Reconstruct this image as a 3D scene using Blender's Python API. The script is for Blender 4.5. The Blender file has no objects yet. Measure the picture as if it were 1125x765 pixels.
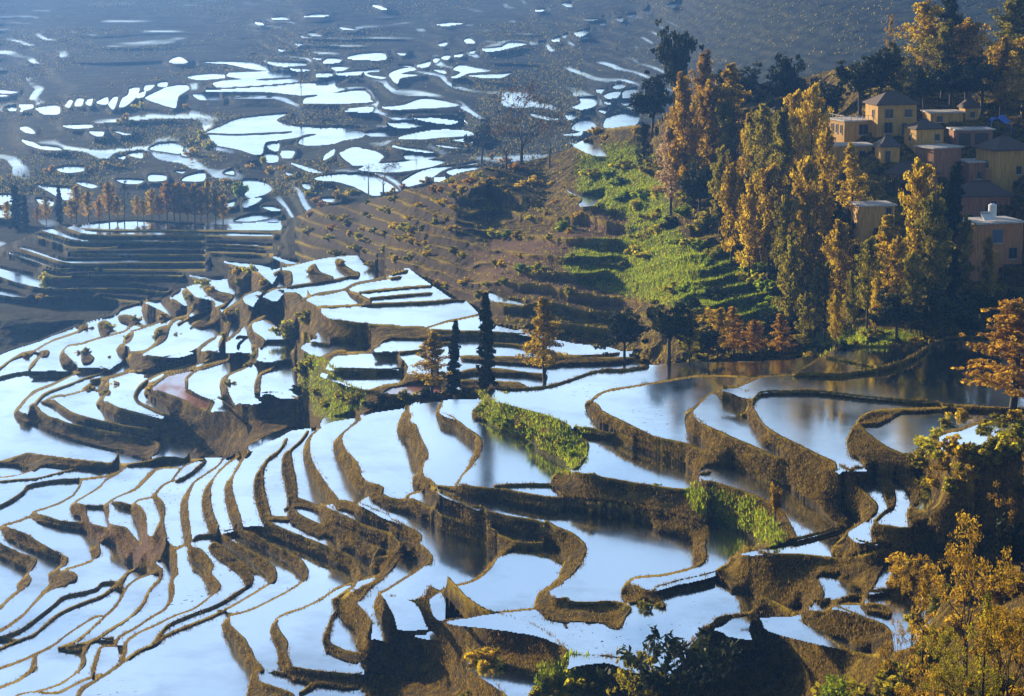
import bpy, bmesh, math, random, time
import numpy as np
from mathutils import Vector, Matrix, noise as mnoise
T0 = time.time()
random.seed(7); RNG = np.random.default_rng(7)
R = math.radians
# ---------------------------------------------------------------- camera model (photo pixels, 1125 x 765)
F = 2537.0; CX, CY = 562.5, 382.5; PITCH = math.atan(482.5 / F); ZC = 100.0
CP, SP = math.cos(PITCH), math.sin(PITCH)
def ray(px, py):
    a = np.asarray(px, float) - CX; b = CY - np.asarray(py, float)
    return a, F * CP + b * SP, -F * SP + b * CP
def onplane(px, py, z):
    dx, dy, dz = ray(px, py); t = (z - ZC) / dz
    return dx * t, dy * t

# ---------------------------------------------------------------- the lie of the land, surveyed from the photograph
# every line is one bank or bund:  'L' = bund centre line with its width, 'P' = outline of a bank, 'W' = outline of a pool
OPS = {k: [] for k in 'ABCD'}
def nums(s): return [tuple(float(v) for v in p.split(',')) for p in s.split()]
def cat(pts, closed, sub=4):
    p = np.array(pts, float); n = len(p)
    if n < 3: return p
    out = []
    rng = range(n) if closed else range(n - 1)
    for i in rng:
        if closed: a, b, c, d = p[(i - 1) % n], p[i], p[(i + 1) % n], p[(i + 2) % n]
        else: a, b, c, d = p[max(i - 1, 0)], p[i], p[i + 1], p[min(i + 2, n - 1)]
        for k in range(sub):
            t = k / sub
            # centripetal-ish: damped tangents keep the curve from overshooting
            m1 = (c - a) * .42; m2 = (d - b) * .42
            L = np.linalg.norm((c - b)[:2]) + 1e-6
            for m in (m1, m2):
                q = np.linalg.norm(m[:2])
                if q > L: m *= L / q
            h = t * t * (3 - 2 * t)
            out.append(b + (c - b) * h + m1 * (t ** 3 - 2 * t * t + t) + m2 * (t ** 3 - t * t))
    if not closed: out.append(p[-1])
    return np.array(out)
def sec(layer, ox, oy, text):
    for line in text.strip().splitlines():
        line = line.strip()
        if not line: continue
        kind, rest = line[0], line[1:].strip()
        if kind == 'L':
            w = 14.0
            if rest[0] == 'w':
                a, rest = rest.split(' ', 1); w = float(a[1:])
            pts = [(ox + p[0] / 5, oy + p[1] / 5, (p[2] if len(p) > 2 else w) / 5) for p in nums(rest)]
            OPS[layer].append(('L', cat(pts, False)))
        else:
            pts = [(ox + p[0] / 5, oy + p[1] / 5) for p in nums(rest)]
            OPS[layer].append((kind, cat(pts, True)))
A_TOP = nums("-90,508 0,506 20,500 30,497 60,501 112,507 136,509 162,506 172,502 225,504 244,504 276,495 308,481 320,474 348,470 366,464 396,459 412,454 440,450 448,446 460,441 524,439 538,428 546,425 560,427 600,424 630,415 650,408 664,406 684,406 712,402 750,399 810,398 870,396 890,391 906,384 920,380 940,378 965,377 1000,379 1012,381 1026,376 1040,371 1060,370 1125,366 1215,362")
B_TOP = nums("-90,440 -20,400 0,391 12,386 44,376 60,369 80,361 100,353 126,346 132,338 144,334 160,331 176,329 188,323 196,318 200,318 214,313 232,310 250,307 252,296 266,292 284,299 300,297 320,293 344,287 360,284 380,282 392,281 400,292 410,296 422,303 430,300 448,295 462,306 474,314 494,328 510,330 526,346 542,358 566,364 575,362 600,372 630,378 648,380 668,382 680,386 694,387 700,400 712,402")
C_TOP = nums("-90,288 0,271 20,263 38,256 48,250 72,248 88,248 104,243 150,241 200,244 225,246 250,247 308,243 324,238 340,230 350,226 372,225 405,222 404,218 434,214 444,208 466,205 488,198 498,192 518,188 530,183 550,182 575,178 600,172 620,165 640,155 660,142 690,138 720,135 740,120 770,105 800,100 860,90 920,75 980,62 1040,60 1125,45 1215,40")

sec('A', 0, 459, """
P -60,235 -10,230 40,235 100,205 150,190 300,210 560,240 680,252 810,238 860,222 1000,225 1125,225 1125,240 1000,243 850,255 700,270 640,285 450,280 250,268 180,295 140,290 100,270 0,262 -60,262
L w8 185,290 90,318 0,330 -60,340
L w10 420,280 380,290 300,310 200,335 100,342 0,352 -60,358
L w16 690,272 640,305 580,325 450,340 330,345 230,358 150,378 125,410 60,455 0,485 -60,505
L w14 450,342 435,385 400,430 330,470 250,500 185,520
L w16 170,545 90,575 30,590 -10,615 -60,630
P 385,495 400,470 440,470 475,490 480,530 500,575 560,595 600,600 590,560 570,510 575,480 600,470 605,520 600,570 640,590 690,600 720,630 760,680 775,685 780,620 760,580 730,540 715,490 735,470 770,480 800,520 810,560 815,640 840,645 860,600 880,560 875,520 860,480 835,440 840,415 870,425 900,470 910,520 905,580 925,670 960,720 900,750 880,790 700,800 640,725 590,700 550,690 555,740 540,765 510,765 490,720 530,700 490,660 450,630 400,620 330,605 200,575 160,548 185,520 230,530 340,565 445,570 440,550 400,540
L w14 430,482 520,490 585,488
L w12 692,275 640,315 590,340 545,385 490,420 430,455 400,478
L 590,475,14 640,440,12 700,415,14 745,395,18 790,350,24 835,305,26 860,287,16 920,275,10 985,280,10
L 1085,240,10 1030,258,12 990,290,14 945,348,14
L 1130,240,14 1090,270,14 1050,305,12 990,340,12 930,355,14 890,380,16 855,420,20
L 620,465,20 670,480,34 725,495,30
L 735,478,16 760,455,14 840,440,12
L 1228,228,14 1200,265,14 1150,300,14 1070,355,14 1045,400,22 1020,450,40 1015,520,52 1025,600,50 1035,680,40 1020,700,20 975,715,14 950,750,16
P -60,640 0,685 100,735 180,765 205,790 165,855 140,840 0,785 -60,750
P 0,600 30,590 60,605 150,640 230,690 320,740 370,765 375,790 360,815 310,850 290,842 335,800 240,765 130,720 80,690 50,685 20,650
L -60,640,20 0,612,24 30,600,24
""")
sec('A', 200, 459, """
L 385,178,12 330,210,14 270,240,14 210,290,14 170,345,16 145,390,36 135,450,52 145,520,56 170,590,60 190,640,56
L w14 195,650 140,650 85,655 30,690
L 390,175,14 345,215,18 310,270,18 280,325,18 258,375,44 265,450,56 285,520,60 310,590,56 325,620,40
L 575,118,14 535,180,14 470,230,16 445,275,24 425,330,52 425,400,64 440,470,68 460,540,66
L 690,78,14 650,130,14 600,175,14 580,215,50 580,280,70 595,350,70 605,430,60 600,490,44
L 760,58,12 720,90,14 700,120,20 690,160,36 690,220,50 720,290,52 770,370,60 815,440,66 840,465,50
L 990,0,16 930,50,16 880,95,18 860,150,60 890,220,80 930,270,86 960,340,80 1010,390,80 1070,400,70
L 190,655,18 230,640,14 300,625,16
L 330,610,18 380,600,12 435,600,16
L 450,560,30 500,555,26 575,560,26
L 590,500,16 620,488,14 680,495,16 750,515,18
P 615,430 680,470 765,495 750,520 680,500 620,490 600,500
L 765,475,14 800,470,14 850,465,30
P 840,455 940,465 960,500 940,520 860,505 830,480
L 965,470,10 1025,425,12
""")
sec('A', 160, 550, """
P 240,235 265,250 310,270 355,320 375,360 365,395 400,440 415,470 400,500 375,515 365,510 345,470 325,430 325,390 310,370 270,345 245,320 230,280
P 345,255 375,225 420,245 470,290 530,330 575,380 595,430 580,465 555,475 545,450 520,410 470,370 400,320 355,280
P 410,195 450,205 530,255 610,290 680,335 715,375 725,420 705,455 675,455 665,420 640,390 560,325 480,270 420,225
P 500,180 540,160 640,205 720,250 800,285 860,325 895,380 895,425 870,440 855,420 830,385 780,345 700,295 600,245 540,215
L 885,430,14 800,490,13 640,575,13 540,615,14 475,630,16
L 400,605,14 440,610,12 480,630,14
L 60,325,14 130,295,14 170,270,16 240,238,14
L 163,265,16 155,330,34 160,390,28 150,430,14 145,480,34 140,550,24
""")
sec('A', 200, 612, """
P 265,325 240,345 220,370 225,400 270,460 310,530 345,590 360,610 385,640 420,640 455,630 440,600 405,560 390,520 350,450 300,400 270,365
P 390,625 420,640 430,680 520,715 610,750 620,800 370,800 368,700
P 530,345 500,360 485,400 490,440 510,480 525,520 530,560 530,600 560,620 605,605 595,570 580,530 585,480 575,450 545,410 525,370
L 735,690,20 700,720,34 650,752,20
P 825,235 850,220 890,225 930,190 1000,175 960,240 1000,290 1045,350 1050,400 1040,460 1050,520 1000,525 955,500 960,450 950,400 900,370 870,330 850,295 830,270
L 850,300,18 825,330,18 805,400,30 790,460,40 810,490,40
""")
sec('A', 290, 530, """
P 0,220 30,212 90,245 200,290 320,335 430,380 490,410 520,450 540,515 530,540 500,545 490,520 470,490 400,460 250,400 120,345 0,292
L 20,195,28 80,200,26 135,200,28
L w14 625,515 540,535 470,560 400,585 320,640 220,690 130,720 80,745 55,785
L 512,530,24 490,575,18 450,600,16 410,630,16
P 130,160 165,140 200,175 280,215 400,260 520,305 620,345 640,370 620,400 590,440 570,430 480,395 400,355 250,290 170,250 135,205
L 770,365,40 735,400,40 690,465,45 640,525,40 600,555,24 555,585,40 520,620,60 480,660,60
P 580,465 615,425 660,405 700,400 690,450 640,490 600,485
L 635,378,20 700,388,24 755,370,30
P 300,160 315,130 345,130 440,180 540,225 640,260 700,280 740,320 760,345 720,385 690,370 670,340 560,300 440,250 320,205
L 170,100,40 230,120,40 310,150,40
L w14 115,150 140,135 170,130 235,140 300,165
P 320,203 440,248 560,298 680,345 640,350 500,305 400,265 320,228
P 400,105 430,95 500,110 560,140 660,195 760,230 840,265 870,295 860,335 830,345 780,320 700,275 600,235 520,195 480,160 400,140
L w16 325,120 400,115
P 820,345 860,335 900,370 930,410 920,445 880,465 860,450 820,400 800,385
L 755,375,28 790,385,22 825,390,22
L w16 890,452 820,500 740,550 680,590 635,610
L 600,60,60 640,40,40
""")
sec('A', 400, 520, """
P 30,120 50,90 75,95 140,130 200,140 260,135 330,165 420,205 520,255 640,295 750,330 830,370 840,400 780,430 730,450 690,435 560,390 430,345 380,300 300,260 230,230 120,200 60,170
L w14 232,132 270,112 320,100 350,90
L 835,400,24 780,430,20 735,460,18 690,520,26 650,560,22 580,600,16 480,625,16 400,660,16 350,695,18
P 335,120 350,80 400,85 500,120 580,175 700,210 820,235 920,250 1010,275 1080,305 1125,330 1125,385 1070,380 1000,380 930,375 800,340 650,295 540,260 420,215 360,165
P 835,375 900,378 1070,375 1080,425 1000,420 850,415
""")
sec('A', 600, 500, """
P -10,360 60,390 150,430 210,480 225,520 210,560 180,620 110,690 40,725 0,745 -10,735 60,690 75,640 100,580 70,510 50,470 -10,470
L 60,700,30 0,750,20
P 0,230 100,235 230,255 350,265 480,285 620,315 740,345 840,370 890,405 880,480 885,560 860,600 815,605 805,560 810,500 800,470 700,445 590,420 470,390 350,370 200,345 0,320
L 850,600,18 780,630,16 650,660,16 540,670,16 480,680,16 440,712,20
P 25,150 40,110 100,85 240,105 400,135 560,160 700,180 790,182 830,145 900,140 960,155 1100,200 1220,250 1300,310 1340,370 1380,450 1370,475 1250,490 1160,505 1150,470 1070,440 1000,425 900,395 860,380 740,345 480,285 350,265 120,240 80,225 30,180
""")
sec('A', 400, 612, """
P 85,200 60,240 55,280 80,330 120,390 135,430 140,470 200,470 185,400 170,330 140,270 110,220
P 345,230 310,240 298,280 310,310 325,350 345,390 400,380 415,350 385,325 370,280 360,235
L 1090,140,20 1000,190,22
P 1010,185 960,195 940,240 935,280 960,320 1010,370 1060,385 1130,390 1130,230 1050,225
L w14 395,357 550,335 700,310 850,295 945,285
P 180,400 220,400 350,395 420,350 480,370 620,385 750,400 880,420 960,435 1050,470 1120,510 1125,600 1060,640 960,700 900,670 800,650 680,625 550,605 450,585 350,540 230,500 140,470
P -225,465 -205,445 -170,480 -100,510 -10,525 30,500 50,450 140,470 230,500 350,540 450,585 550,605 640,660 720,710 785,760 785,800 300,800 280,690 200,660 0,640 0,635 -20,600 -100,580 -200,540 -220,500
P -530,640 -460,632 -400,600 -280,620 -120,635 0,642 200,662 290,695 320,800 0,800 0,742 -130,735 -240,720 -310,700 -390,690 -440,670 -450,652
W 280,435 350,435 430,455 350,450
""")
sec('A', 600, 612, """
P 450,140 415,175 410,205 440,250 480,260 560,240 640,290 660,270 620,220 570,185 520,170
L 555,198,16 640,185,18 720,160,20 770,150,16 800,145,16 860,130,16 930,110,18
P -10,215 90,235 220,245 350,240 440,255 470,290 440,330 410,400 330,395 200,385 80,380 -10,370
P 865,395 830,440 780,500 760,560 740,640 640,670 540,650 440,620 340,580 260,585 160,600 60,640 -40,700 -90,800 1000,800 1000,440
""")
sec('A', 0, 612, """
P 165,90 175,125 150,165 100,175 95,150 130,110 150,85 160,60 190,40
L 130,170,20 60,225,20 0,285,22 -60,335,22
P 265,95 300,75 380,75 420,95 425,125 380,150 300,180 240,210 225,195 270,150
L 240,200,24 190,255,18 130,320,18 50,380,20 0,410,22 -60,450,20
L w14 365,68 430,50 500,25 545,-15
L 650,140,16 560,145,14 530,175,14 470,195,12 350,220,14 290,270,14 200,340,14 100,410,12 0,445,14 -60,462,14
L 745,68,14 700,90,16 670,130,30 630,165,26
L w20 635,165 685,182
L 630,165,18 560,215,16 480,245,14 380,285,14 300,330,14 190,425,14 100,460,14 0,505,14 -60,528,14
L w12 -10,453 60,455 112,460
L 840,92,14 760,120,14 710,155,14 680,200,18 640,270,18 570,335,16 500,400,16 420,465,18 325,502,20
L 572,328,12 530,330,14 450,375,14 370,430,14 290,490,18 200,535,20 100,580,18 0,615,18 -60,640,18
L 885,70,20 880,120,18 820,190,16 780,270,18 700,345,16 600,405,18 530,455,20 430,485,20 325,500,18
P 740,65 800,90 850,100 895,75 870,45 850,0 900,-20 690,-20 730,40
L 955,-40,40 955,40,44 965,90,36 945,130,22 945,180,40 940,230,26 905,290,18 830,335,16 740,395,16 660,440,20 638,475,24
L w12 640,465 580,460 525,462
L 325,505,12 380,518,12 440,515,14 485,478,16
L 490,478,18 460,530,24 460,580,30 430,630,16 350,690,14 280,720,14 185,745,14
L 200,540,20 190,580,34 180,620,30 100,680,18 0,720,18 -60,745,18
L 722,443,14 690,480,24 690,520,26 668,565,24
L 690,488,14 650,488,14 560,495,16 540,540,26 520,600,30 513,645,26
L 1190,190,16 1125,245,14 1060,290,14 960,325,14 860,375,14 780,410,14 718,448,16
L 1495,140,14 1400,200,14 1240,292,14 1125,345,18 1000,395,18 900,440,18 850,482,20 760,520,18 690,570,22 600,635,22 520,685,22 450,730,30 420,800,30
L 1375,150,14 1200,262,14 1050,320,12 930,372,12 895,405,18 848,475,26
L 555,648,18 480,670,18 400,710,16 330,745,18 250,750,16 185,742,10 100,760,14 40,800,14
""")
sec('A', 400, 420, """
P 240,150 220,160 195,205 180,265 200,300 245,330 265,380 285,440 300,480 270,520 265,560 280,585 330,595 390,560 370,535 335,510 330,460 355,410 345,360 310,290 290,235 260,215 265,175
L 240,155,20 250,115,14
L 432,112,14 410,150,22 410,180,30 450,205,34 510,230,44 560,275,50 610,310,56 632,345,44 625,385,34 600,430,30 585,460,22 545,510,14 508,565,16
P 375,560 440,570 500,570 560,565 690,580 760,580 850,600 1000,625 1130,640 1130,725 1000,720 850,690 700,655 620,650 560,630 480,600 400,580
L w16 720,574 800,565 950,565 1035,565
P 650,100 680,60 700,80 740,110 850,140 1000,180 1125,235 1180,300 1235,340 1225,400 1180,470 1130,485 1110,460 1060,430 1000,400 900,345 780,300 700,265 640,225 600,200 590,170 620,130
L w12 -780,425 -620,375 -460,300 -400,272 -260,248 -170,220 0,195 60,168 200,148 240,128 300,104 620,92 690,36
""")
sec('A', 600, 400, """
P 150,345 260,350 320,370 380,380 450,410 560,440 700,510 820,560 850,590 830,605 780,590 640,540 520,490 430,440 330,415 230,400 190,390
P 245,195 290,225 310,255 420,310 540,370 610,400 760,430 850,465 960,500 1050,530 1090,545 1040,580 1000,590 920,590 860,580 780,560 680,520 560,455 450,400 350,370 290,335 250,290 220,250 215,215
L 250,205,20 300,165,16 360,145,16 480,125,14 600,105,14 750,80,14 830,70,12 950,68,10 1125,75,10
L 838,602,16 920,595,14 995,588,14
P 805,610 825,575 850,580 845,620 830,690 800,680
L w16 -300,130 -270,128 -200,138 0,122 150,78 250,42 320,32 420,32 560,12
""")
sec('A', 780, 480, """
L 478,572,16 380,595,16 260,618,20 155,640,20
P -75,-165 -130,-140 -138,-90 -125,-40 -90,20 -20,70 50,100 120,130 160,150 110,180 200,235 330,285 400,300 480,335 590,390 640,440 700,495 735,490 748,460 725,410 700,385 780,435 830,465 870,455 920,410 925,375 870,315 800,265 740,225 690,190 600,188 520,165 440,130 340,95 270,60 150,10 50,-35 -50,-80 -80,-110 -85,-140
P 715,190 890,190 920,210 900,265 820,260 770,250
L 870,455,20 820,480,18 760,520,18 740,555,24
P 745,530 700,580 670,610 670,650 720,665 800,655 930,620 1000,605 1125,600 1000,600 900,590 800,575 770,550
L 735,492,14 700,515,14 600,545,14 470,578,16
""")
sec('A', 750, 360, """
L 70,440,18 110,400,14 150,365,16 220,335,18 300,325,18 360,300,18 440,270,16 520,262,16 680,262,16 850,265,16 950,255,16 1060,240,18 1130,224,20
P 170,365 210,345 270,360 340,385 400,395 370,430 300,410 220,390
P 385,390 360,430 345,470 380,540 420,590 440,640 520,690 640,765 700,790 740,800 840,790 840,740 760,700 640,640 520,580 450,530 410,470 390,430 400,390
L 385,400,20 420,370,14 490,360,14 600,360,14 740,360,14 880,375,14 1000,390,14 1130,401,14
L 330,480,20 365,475,20
L 590,250,10 660,225,12 720,190,14 770,155,16 800,130,16 860,110,14 950,100,14 1125,100,16
L 775,160,10 850,175,10 950,195,10 1050,215,12 1095,226,12
L -5,285,12 90,265,10 250,268,10 395,274,10
""")
sec('A', 900, 360, """
L 370,226,18 460,195,20 540,155,22 600,110,20 680,65,18 800,55,14 900,52,14 1000,50,14
L 370,401,14 560,415,14 700,425,14 850,432,14
P 200,525 240,480 300,455 400,445 550,440 700,435 850,430 1125,440 1500,440 1500,465 1125,465 900,465 700,462 560,470 450,475 400,500 330,540 240,540
L 650,600,20 700,575,22 780,560,22 860,530,22 960,515,22 1060,500,18 1200,470,16
P 900,45 1000,40 1500,40 1500,56 1000,58
""")
sec('A', 900, 500, """
P 195,-170 150,-80 165,-20 200,40 250,80 290,100 320,145 345,200 365,250 380,295 410,292 425,250 415,190 395,145 455,160 490,215 505,270 530,275 555,235 545,170 512,90 560,125 600,180 630,240 600,265 590,310 640,420 640,510 800,530 930,560 1125,590 1500,600 1500,-300 1125,-210 1060,-150 1000,-130 960,-90 940,-35 900,-25 720,-15 680,-30 660,-60 665,-110 640,-100 600,-60 590,-15 530,-5 470,-10 400,-35 330,-75 260,-130 230,-155
L 402,288,14 350,320,14 305,365,16
P 310,360 285,400 285,440 300,480 340,495 450,500 640,510 640,400 450,395 380,385 330,380
P 510,275 480,320 490,370 520,400 590,400 640,340 590,300 540,300
""")
sec('A', 780, 612, """
P 160,-15 110,5 100,30 35,70 30,110 70,155 110,200 125,235 230,228 260,270 400,277 500,265 560,255 610,240 632,210 615,160 590,115 640,115 700,125 740,155 780,185 830,195 850,215 880,195 915,140 955,90 1000,50 1100,20 1100,-80 1000,-58 880,-20 800,-5 720,5 600,-8 480,-20 330,-20 240,-10
L -35,392,18 30,385,22 70,370,24 130,330,22 250,305,22 400,285,22 520,268,22 680,245,22 820,220,22 900,210,20 1000,195,34 1120,150,36 1240,90,36 1350,40,34 1460,-10,24 1600,-60,20
L 250,335,14 330,325,22 480,315,22 540,265,20
L w16 670,262 760,260 845,262
L w20 640,298 690,262
P 230,335 280,340 300,385 320,410 270,450 230,455 215,420 215,380
P 520,285 550,290 640,300 690,285 780,310 880,340 960,370 1000,420 1000,540 930,535 840,520 770,495 660,465 620,430 550,400 500,350
L 545,260,20 515,330,26
L 850,215,26 835,275,24
P 840,255 945,260 1000,300 990,340 940,330 860,310 840,290
P 0,430 100,435 220,452 300,405 400,430 520,460 650,490 780,515 930,540 1030,520 1125,480 1250,300 1300,180 1500,120 1800,60 1800,900 -300,900 -200,620 20,480
""")
sec('A', 400, 520, """
W 400,192 440,212 500,243 555,264 530,272 460,250 410,218
W 690,303 760,316 830,341 900,360 985,375 900,381 840,375 790,352 725,328
W 395,95 470,125 560,160 640,195 620,200 520,160 440,128
""")
# ---- the second spur and the flats in the middle
sec('B', 0, 290, """
L -60,525,14 0,505,14 60,480,16 130,465,16 220,430,24 300,395,14 400,355,12 440,340,14 500,315,16 560,300,16 630,275,24 660,240,30 720,222,24 800,205,18 880,195,20 940,165,34 985,138,24
L -60,600,12 0,575,16 60,530,12 120,500,24 160,495,30 190,480,14 250,445,12 300,420,14 360,400,14 430,375,18 450,350,36
L 158,592,12 180,555,26 215,515,14 255,490,34 205,488,10 185,488,10
L -60,640,14 0,625,14 80,605,14 180,593,12 300,590,12 400,595,14 440,600,14
P 350,470 330,500 330,540 350,570 380,580 430,560 410,540 380,510 360,485
L 350,475,12 380,450,12 450,440,14 540,410,14 620,390,14 690,370,14 720,340,22 745,315,26
P 470,455 450,480 450,545 490,548 520,520 495,495 480,470
L 400,570,22 470,580,22 550,580,22 615,585,14
P 540,325 570,310 600,320 620,350 595,385 560,400 540,360
P 650,285 700,280 745,295 755,325 730,340 690,330 655,315
P 790,215 830,225 890,260 930,285 920,310 860,320 800,300 780,260
L 735,335,12 800,345,14 880,320,14 940,292,14
L 725,372,12 800,350,10
P 880,195 950,190 1000,220 1055,240 1040,265 980,280 940,260 900,225
P 700,385 735,375 730,415 700,440 675,430
P 640,465 670,440 710,455 715,490 680,515 645,490
L 705,485,14 780,490,24
L 605,582,14 680,535,20 740,505,24 800,480,18 850,450,22 900,400,40 925,350,24 960,310,24 1030,285,20 1060,240,24
P 845,380 870,350 920,340 920,390 870,405
P 690,550 720,520 790,500 900,510 1000,510 1125,480 1180,490 1100,540 960,540 860,580 740,580
L 690,588,12 740,570,14 860,575,14 950,535,14 1050,505,16 1110,455,24 1165,415,20
L 500,640,14 590,625,14 680,600,14 800,590,12 900,570,10 1000,545,10
""")
sec('B', 0, 400, """
L 435,48,14 380,70,14 300,110,16 200,150,20 150,190,18 95,255,22
L 585,45,10 480,75,12 380,115,12 280,150,14 235,175,16 200,215,18
L 745,35,12 640,70,14 560,90,14 500,110,16
P 450,140 500,105 515,140 490,155
L 460,148,12 380,170,12 300,180,14 255,205,18
P 550,110 600,75 600,130 610,160 580,180 540,160
L w16 500,143 555,152
L 572,170,20 545,220,34
P 75,280 90,250 150,270 165,225 200,215 230,260 300,290 370,320 450,335 560,360 680,380 780,400 850,420 880,440 870,490 840,510 810,540 760,515 650,500 480,460 300,400 180,350 100,310
W 200,225 260,250 330,270 370,300 330,300 260,280
P 220,210 290,195 330,220 400,265 500,295 620,320 720,340 830,355 900,380 850,420 780,400 640,370 500,340 420,320 340,275 300,240
P 535,215 580,200 650,235 760,265 860,290 1000,322 1125,350 1300,380 1300,520 1125,495 1000,465 900,445 870,400 830,355 760,335 650,310 570,260
L 1045,5,16 960,30,14 870,60,14 800,100,20 760,140,24 745,180,24 760,210,16 850,255,18 960,300,16 1060,320,16 1125,300,30
L 1350,-55,14 1200,-12,14 1125,10,14 1020,40,14 920,65,16 860,100,20 830,120,40 810,160,40
P 800,160 850,140 920,160 1000,190 1060,220 1080,240 1130,240 1130,300 1060,320 960,295 860,215 830,200
""")
sec('B', 180, 370, """
L 445,98,14 380,120,14 300,150,14 180,190,14 130,230,20 130,285,20
P 115,300 140,285 200,320 270,345 275,375 240,360 170,330
L 275,360,20 250,400,30 210,455,24
P 170,90 230,75 330,85 420,85 500,95 480,120 380,110 260,115 170,115
L 0,215,12 80,190,12 160,160,14 250,130,14 330,100,14 360,95,14
L 500,60,40 500,110,40 468,152,36
L 485,155,12 430,180,14 360,210,18 330,250,40 335,300,46 350,350,56 370,390,60
L 645,132,14 590,180,18 535,205,18 515,260,34 515,330,34
P 540,320 575,310 570,350 520,355
L 500,140,30 570,150,24 640,135,16 715,125,14
L 830,0,24 760,40,24 720,80,30 710,120,30 725,165,30
P 740,60 800,90 860,110 940,75 1000,75 990,95 930,120 890,180 860,215 790,260 750,330 735,290 735,170 720,130
L 575,18,12 680,20,14 740,25,14 860,40,12 980,50,16 1150,56,16
L w16 985,92 1125,88 1320,88
L 890,195,26 1000,192,24 1125,195,26 1250,195,24
P 0,430 130,470 210,460 270,410 340,410 400,400 400,365 500,370 560,345 580,310 640,335 730,335 790,310 780,260 740,240 745,170 790,165 860,215 960,250 1030,275 1125,290 1200,270 1400,300 1400,440 1125,440 1000,455 870,500 700,540 560,600 420,640 300,670 220,670 150,640 0,590
""")
sec('B', 180, 260, """
P 370,165 440,160 520,190 560,230 600,265 540,290 470,300 380,285 350,240
L 605,265,14 520,295,14 450,320,14 430,345,14 455,375,14
P 600,205 640,185 700,195 705,260 660,270 650,240
P 790,180 830,150 860,195 930,220 920,245 820,255
L 960,140,40 975,170,44 1030,205,44 1060,210,36
P 1070,110 1130,90 1200,100 1260,130 1260,160 1160,180 1110,160
L 548,322,14 600,290,14 700,275,14 800,260,14 940,240,14 1040,215,14 1070,210,14
L 550,318,14 520,350,18 500,378,18
L 770,345,14 850,315,16 980,295,16 1060,265,14 1125,250,14 1300,222,14
P 500,385 620,350 660,310 730,310 770,340 860,390 880,440 1000,460 1125,478 1300,490 1290,550 1150,600 1070,600 950,585 870,520 760,600 740,570 660,560 645,490 660,420 560,420
P 100,310 130,285 180,330 270,350 280,390 190,390 150,370
P 215,290 240,265 300,300 380,320 360,360 280,340
L 380,330,14 330,380,20 260,400,16 180,430,14 80,480,14
P 310,420 380,370 430,345 470,390 490,410 470,470 430,500 400,470 320,450
P 150,480 230,440 290,390 320,410 330,460 360,490 330,540 280,550 330,520 300,500 200,505
P 510,370 540,330 600,355 580,375
L 360,480,30 340,540,30 320,590,40 325,625,40
L 440,490,20 400,530,20 345,575,20
L 455,555,20 415,590,24 408,615,24
P 460,500 490,460 560,430 550,460 490,480 500,520 560,570 540,615 510,600 460,540
L 285,558,14 220,600,18 160,650,20 80,670,14
L w14 565,570 640,572 740,575
L w10 535,455 580,470 645,515
L w13 592,272 616,236 640,195 648,150
L w12 448,370 480,386 508,392
""")
sec('B', 350, 270, """
L 145,242,14 200,210,14 300,190,14 400,160,14 485,138,14
L 0,275,12 80,260,14 155,240,16
P 145,240 170,240 290,300 280,325 220,300 160,270
L 225,258,12 350,245,14 500,230,14 620,222,14
L 285,290,12 450,275,14 620,262,14
L 270,325,18 450,318,18 620,310,18 720,300,18 840,295,18
L 0,340,18 100,335,16 275,325,16
L 600,452,14 700,420,16 800,400,16 890,378,16
P 0,370 60,395 150,415 300,435 430,445 550,440 620,455 700,460 780,465 860,465 960,470 1130,490 1130,515 980,512 860,515 780,515 700,520 520,530 430,525 320,545 230,558 100,545 0,500
L w18 435,500 360,535 270,585
L 0,540,14 130,555,14 280,560,10
L 90,602,16 270,590,14 400,590,16 545,578,14 640,545,16 760,530,14
P 0,620 60,590 130,570 100,600 50,640 20,690 0,700
L 15,690,24 150,695,22 300,690,22 470,692,24
P 415,580 440,600 490,660 490,700 550,710 660,715 700,700 780,690 850,690 860,700 780,715 700,740 660,765 480,765 470,700 440,650
""")
sec('B', 400, 340, """
L 690,190,14 800,195,16 900,210,18 985,218,14 1005,185,12
P 530,255 740,255 900,262 1125,255 1300,262 1480,262 1500,275 1400,300 1125,310 990,320 900,310 760,300 640,290 540,280
P 520,345 620,320 760,325 900,345 1000,355 1000,390 900,370 760,365 640,355 540,370
P 520,390 620,385 760,395 850,400 900,435 760,445 640,440 540,440
L 980,215,14 1080,250,10 1260,255,12 1400,242,12
P -100,440 0,440 80,445 100,415 200,400 240,360 420,365 460,400 520,440 640,440 700,445 690,490 500,500 300,510 250,540 0,590 -100,600
W 110,458 160,430 300,415 400,425 425,455 300,470 150,465
L 985,370,20 1000,300,14
""")
sec('B', 540, 260, """
L 0,530,20 140,545,20 300,565,14
""")
# ---- the dark terraces beyond, slivers of water only
sec('C', 0, 220, """
W 430,150 520,125 750,112 1000,128 1240,135 1540,120 1540,165 1300,165 1000,162 600,160
W 370,150 410,140 470,165 600,173 900,174 1125,178 1500,188 1500,198 1125,192 700,187 480,184
W 240,165 290,153 350,180 420,200 600,211 900,210 1125,213 1125,223 800,223 480,223 400,213 320,190
W 200,188 240,193 340,228 420,243 560,249 640,250 560,258 400,254 300,227
W 100,258 160,263 280,303 370,328 560,328 800,323 1125,328 1125,337 800,338 420,344 320,330 220,297
W 30,283 80,292 200,323 320,363 400,372 300,370 170,327
W 240,388 270,393 360,410 390,416 300,414
W -60,355 0,366 100,392 180,408 230,438 300,469 500,474 750,474 930,495 900,504 740,484 500,482 250,482 120,457 0,420 -60,402
W -60,482 0,493 80,508 140,528 160,535 60,530 0,522 -60,510
W 540,525 660,533 800,546 780,556 640,542
W 380,290 700,288 1125,290 1125,296 700,295
W 380,372 700,370 1125,374 1125,379 700,377
W 400,408 700,402 1000,406 1000,411 700,409
""")
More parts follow.
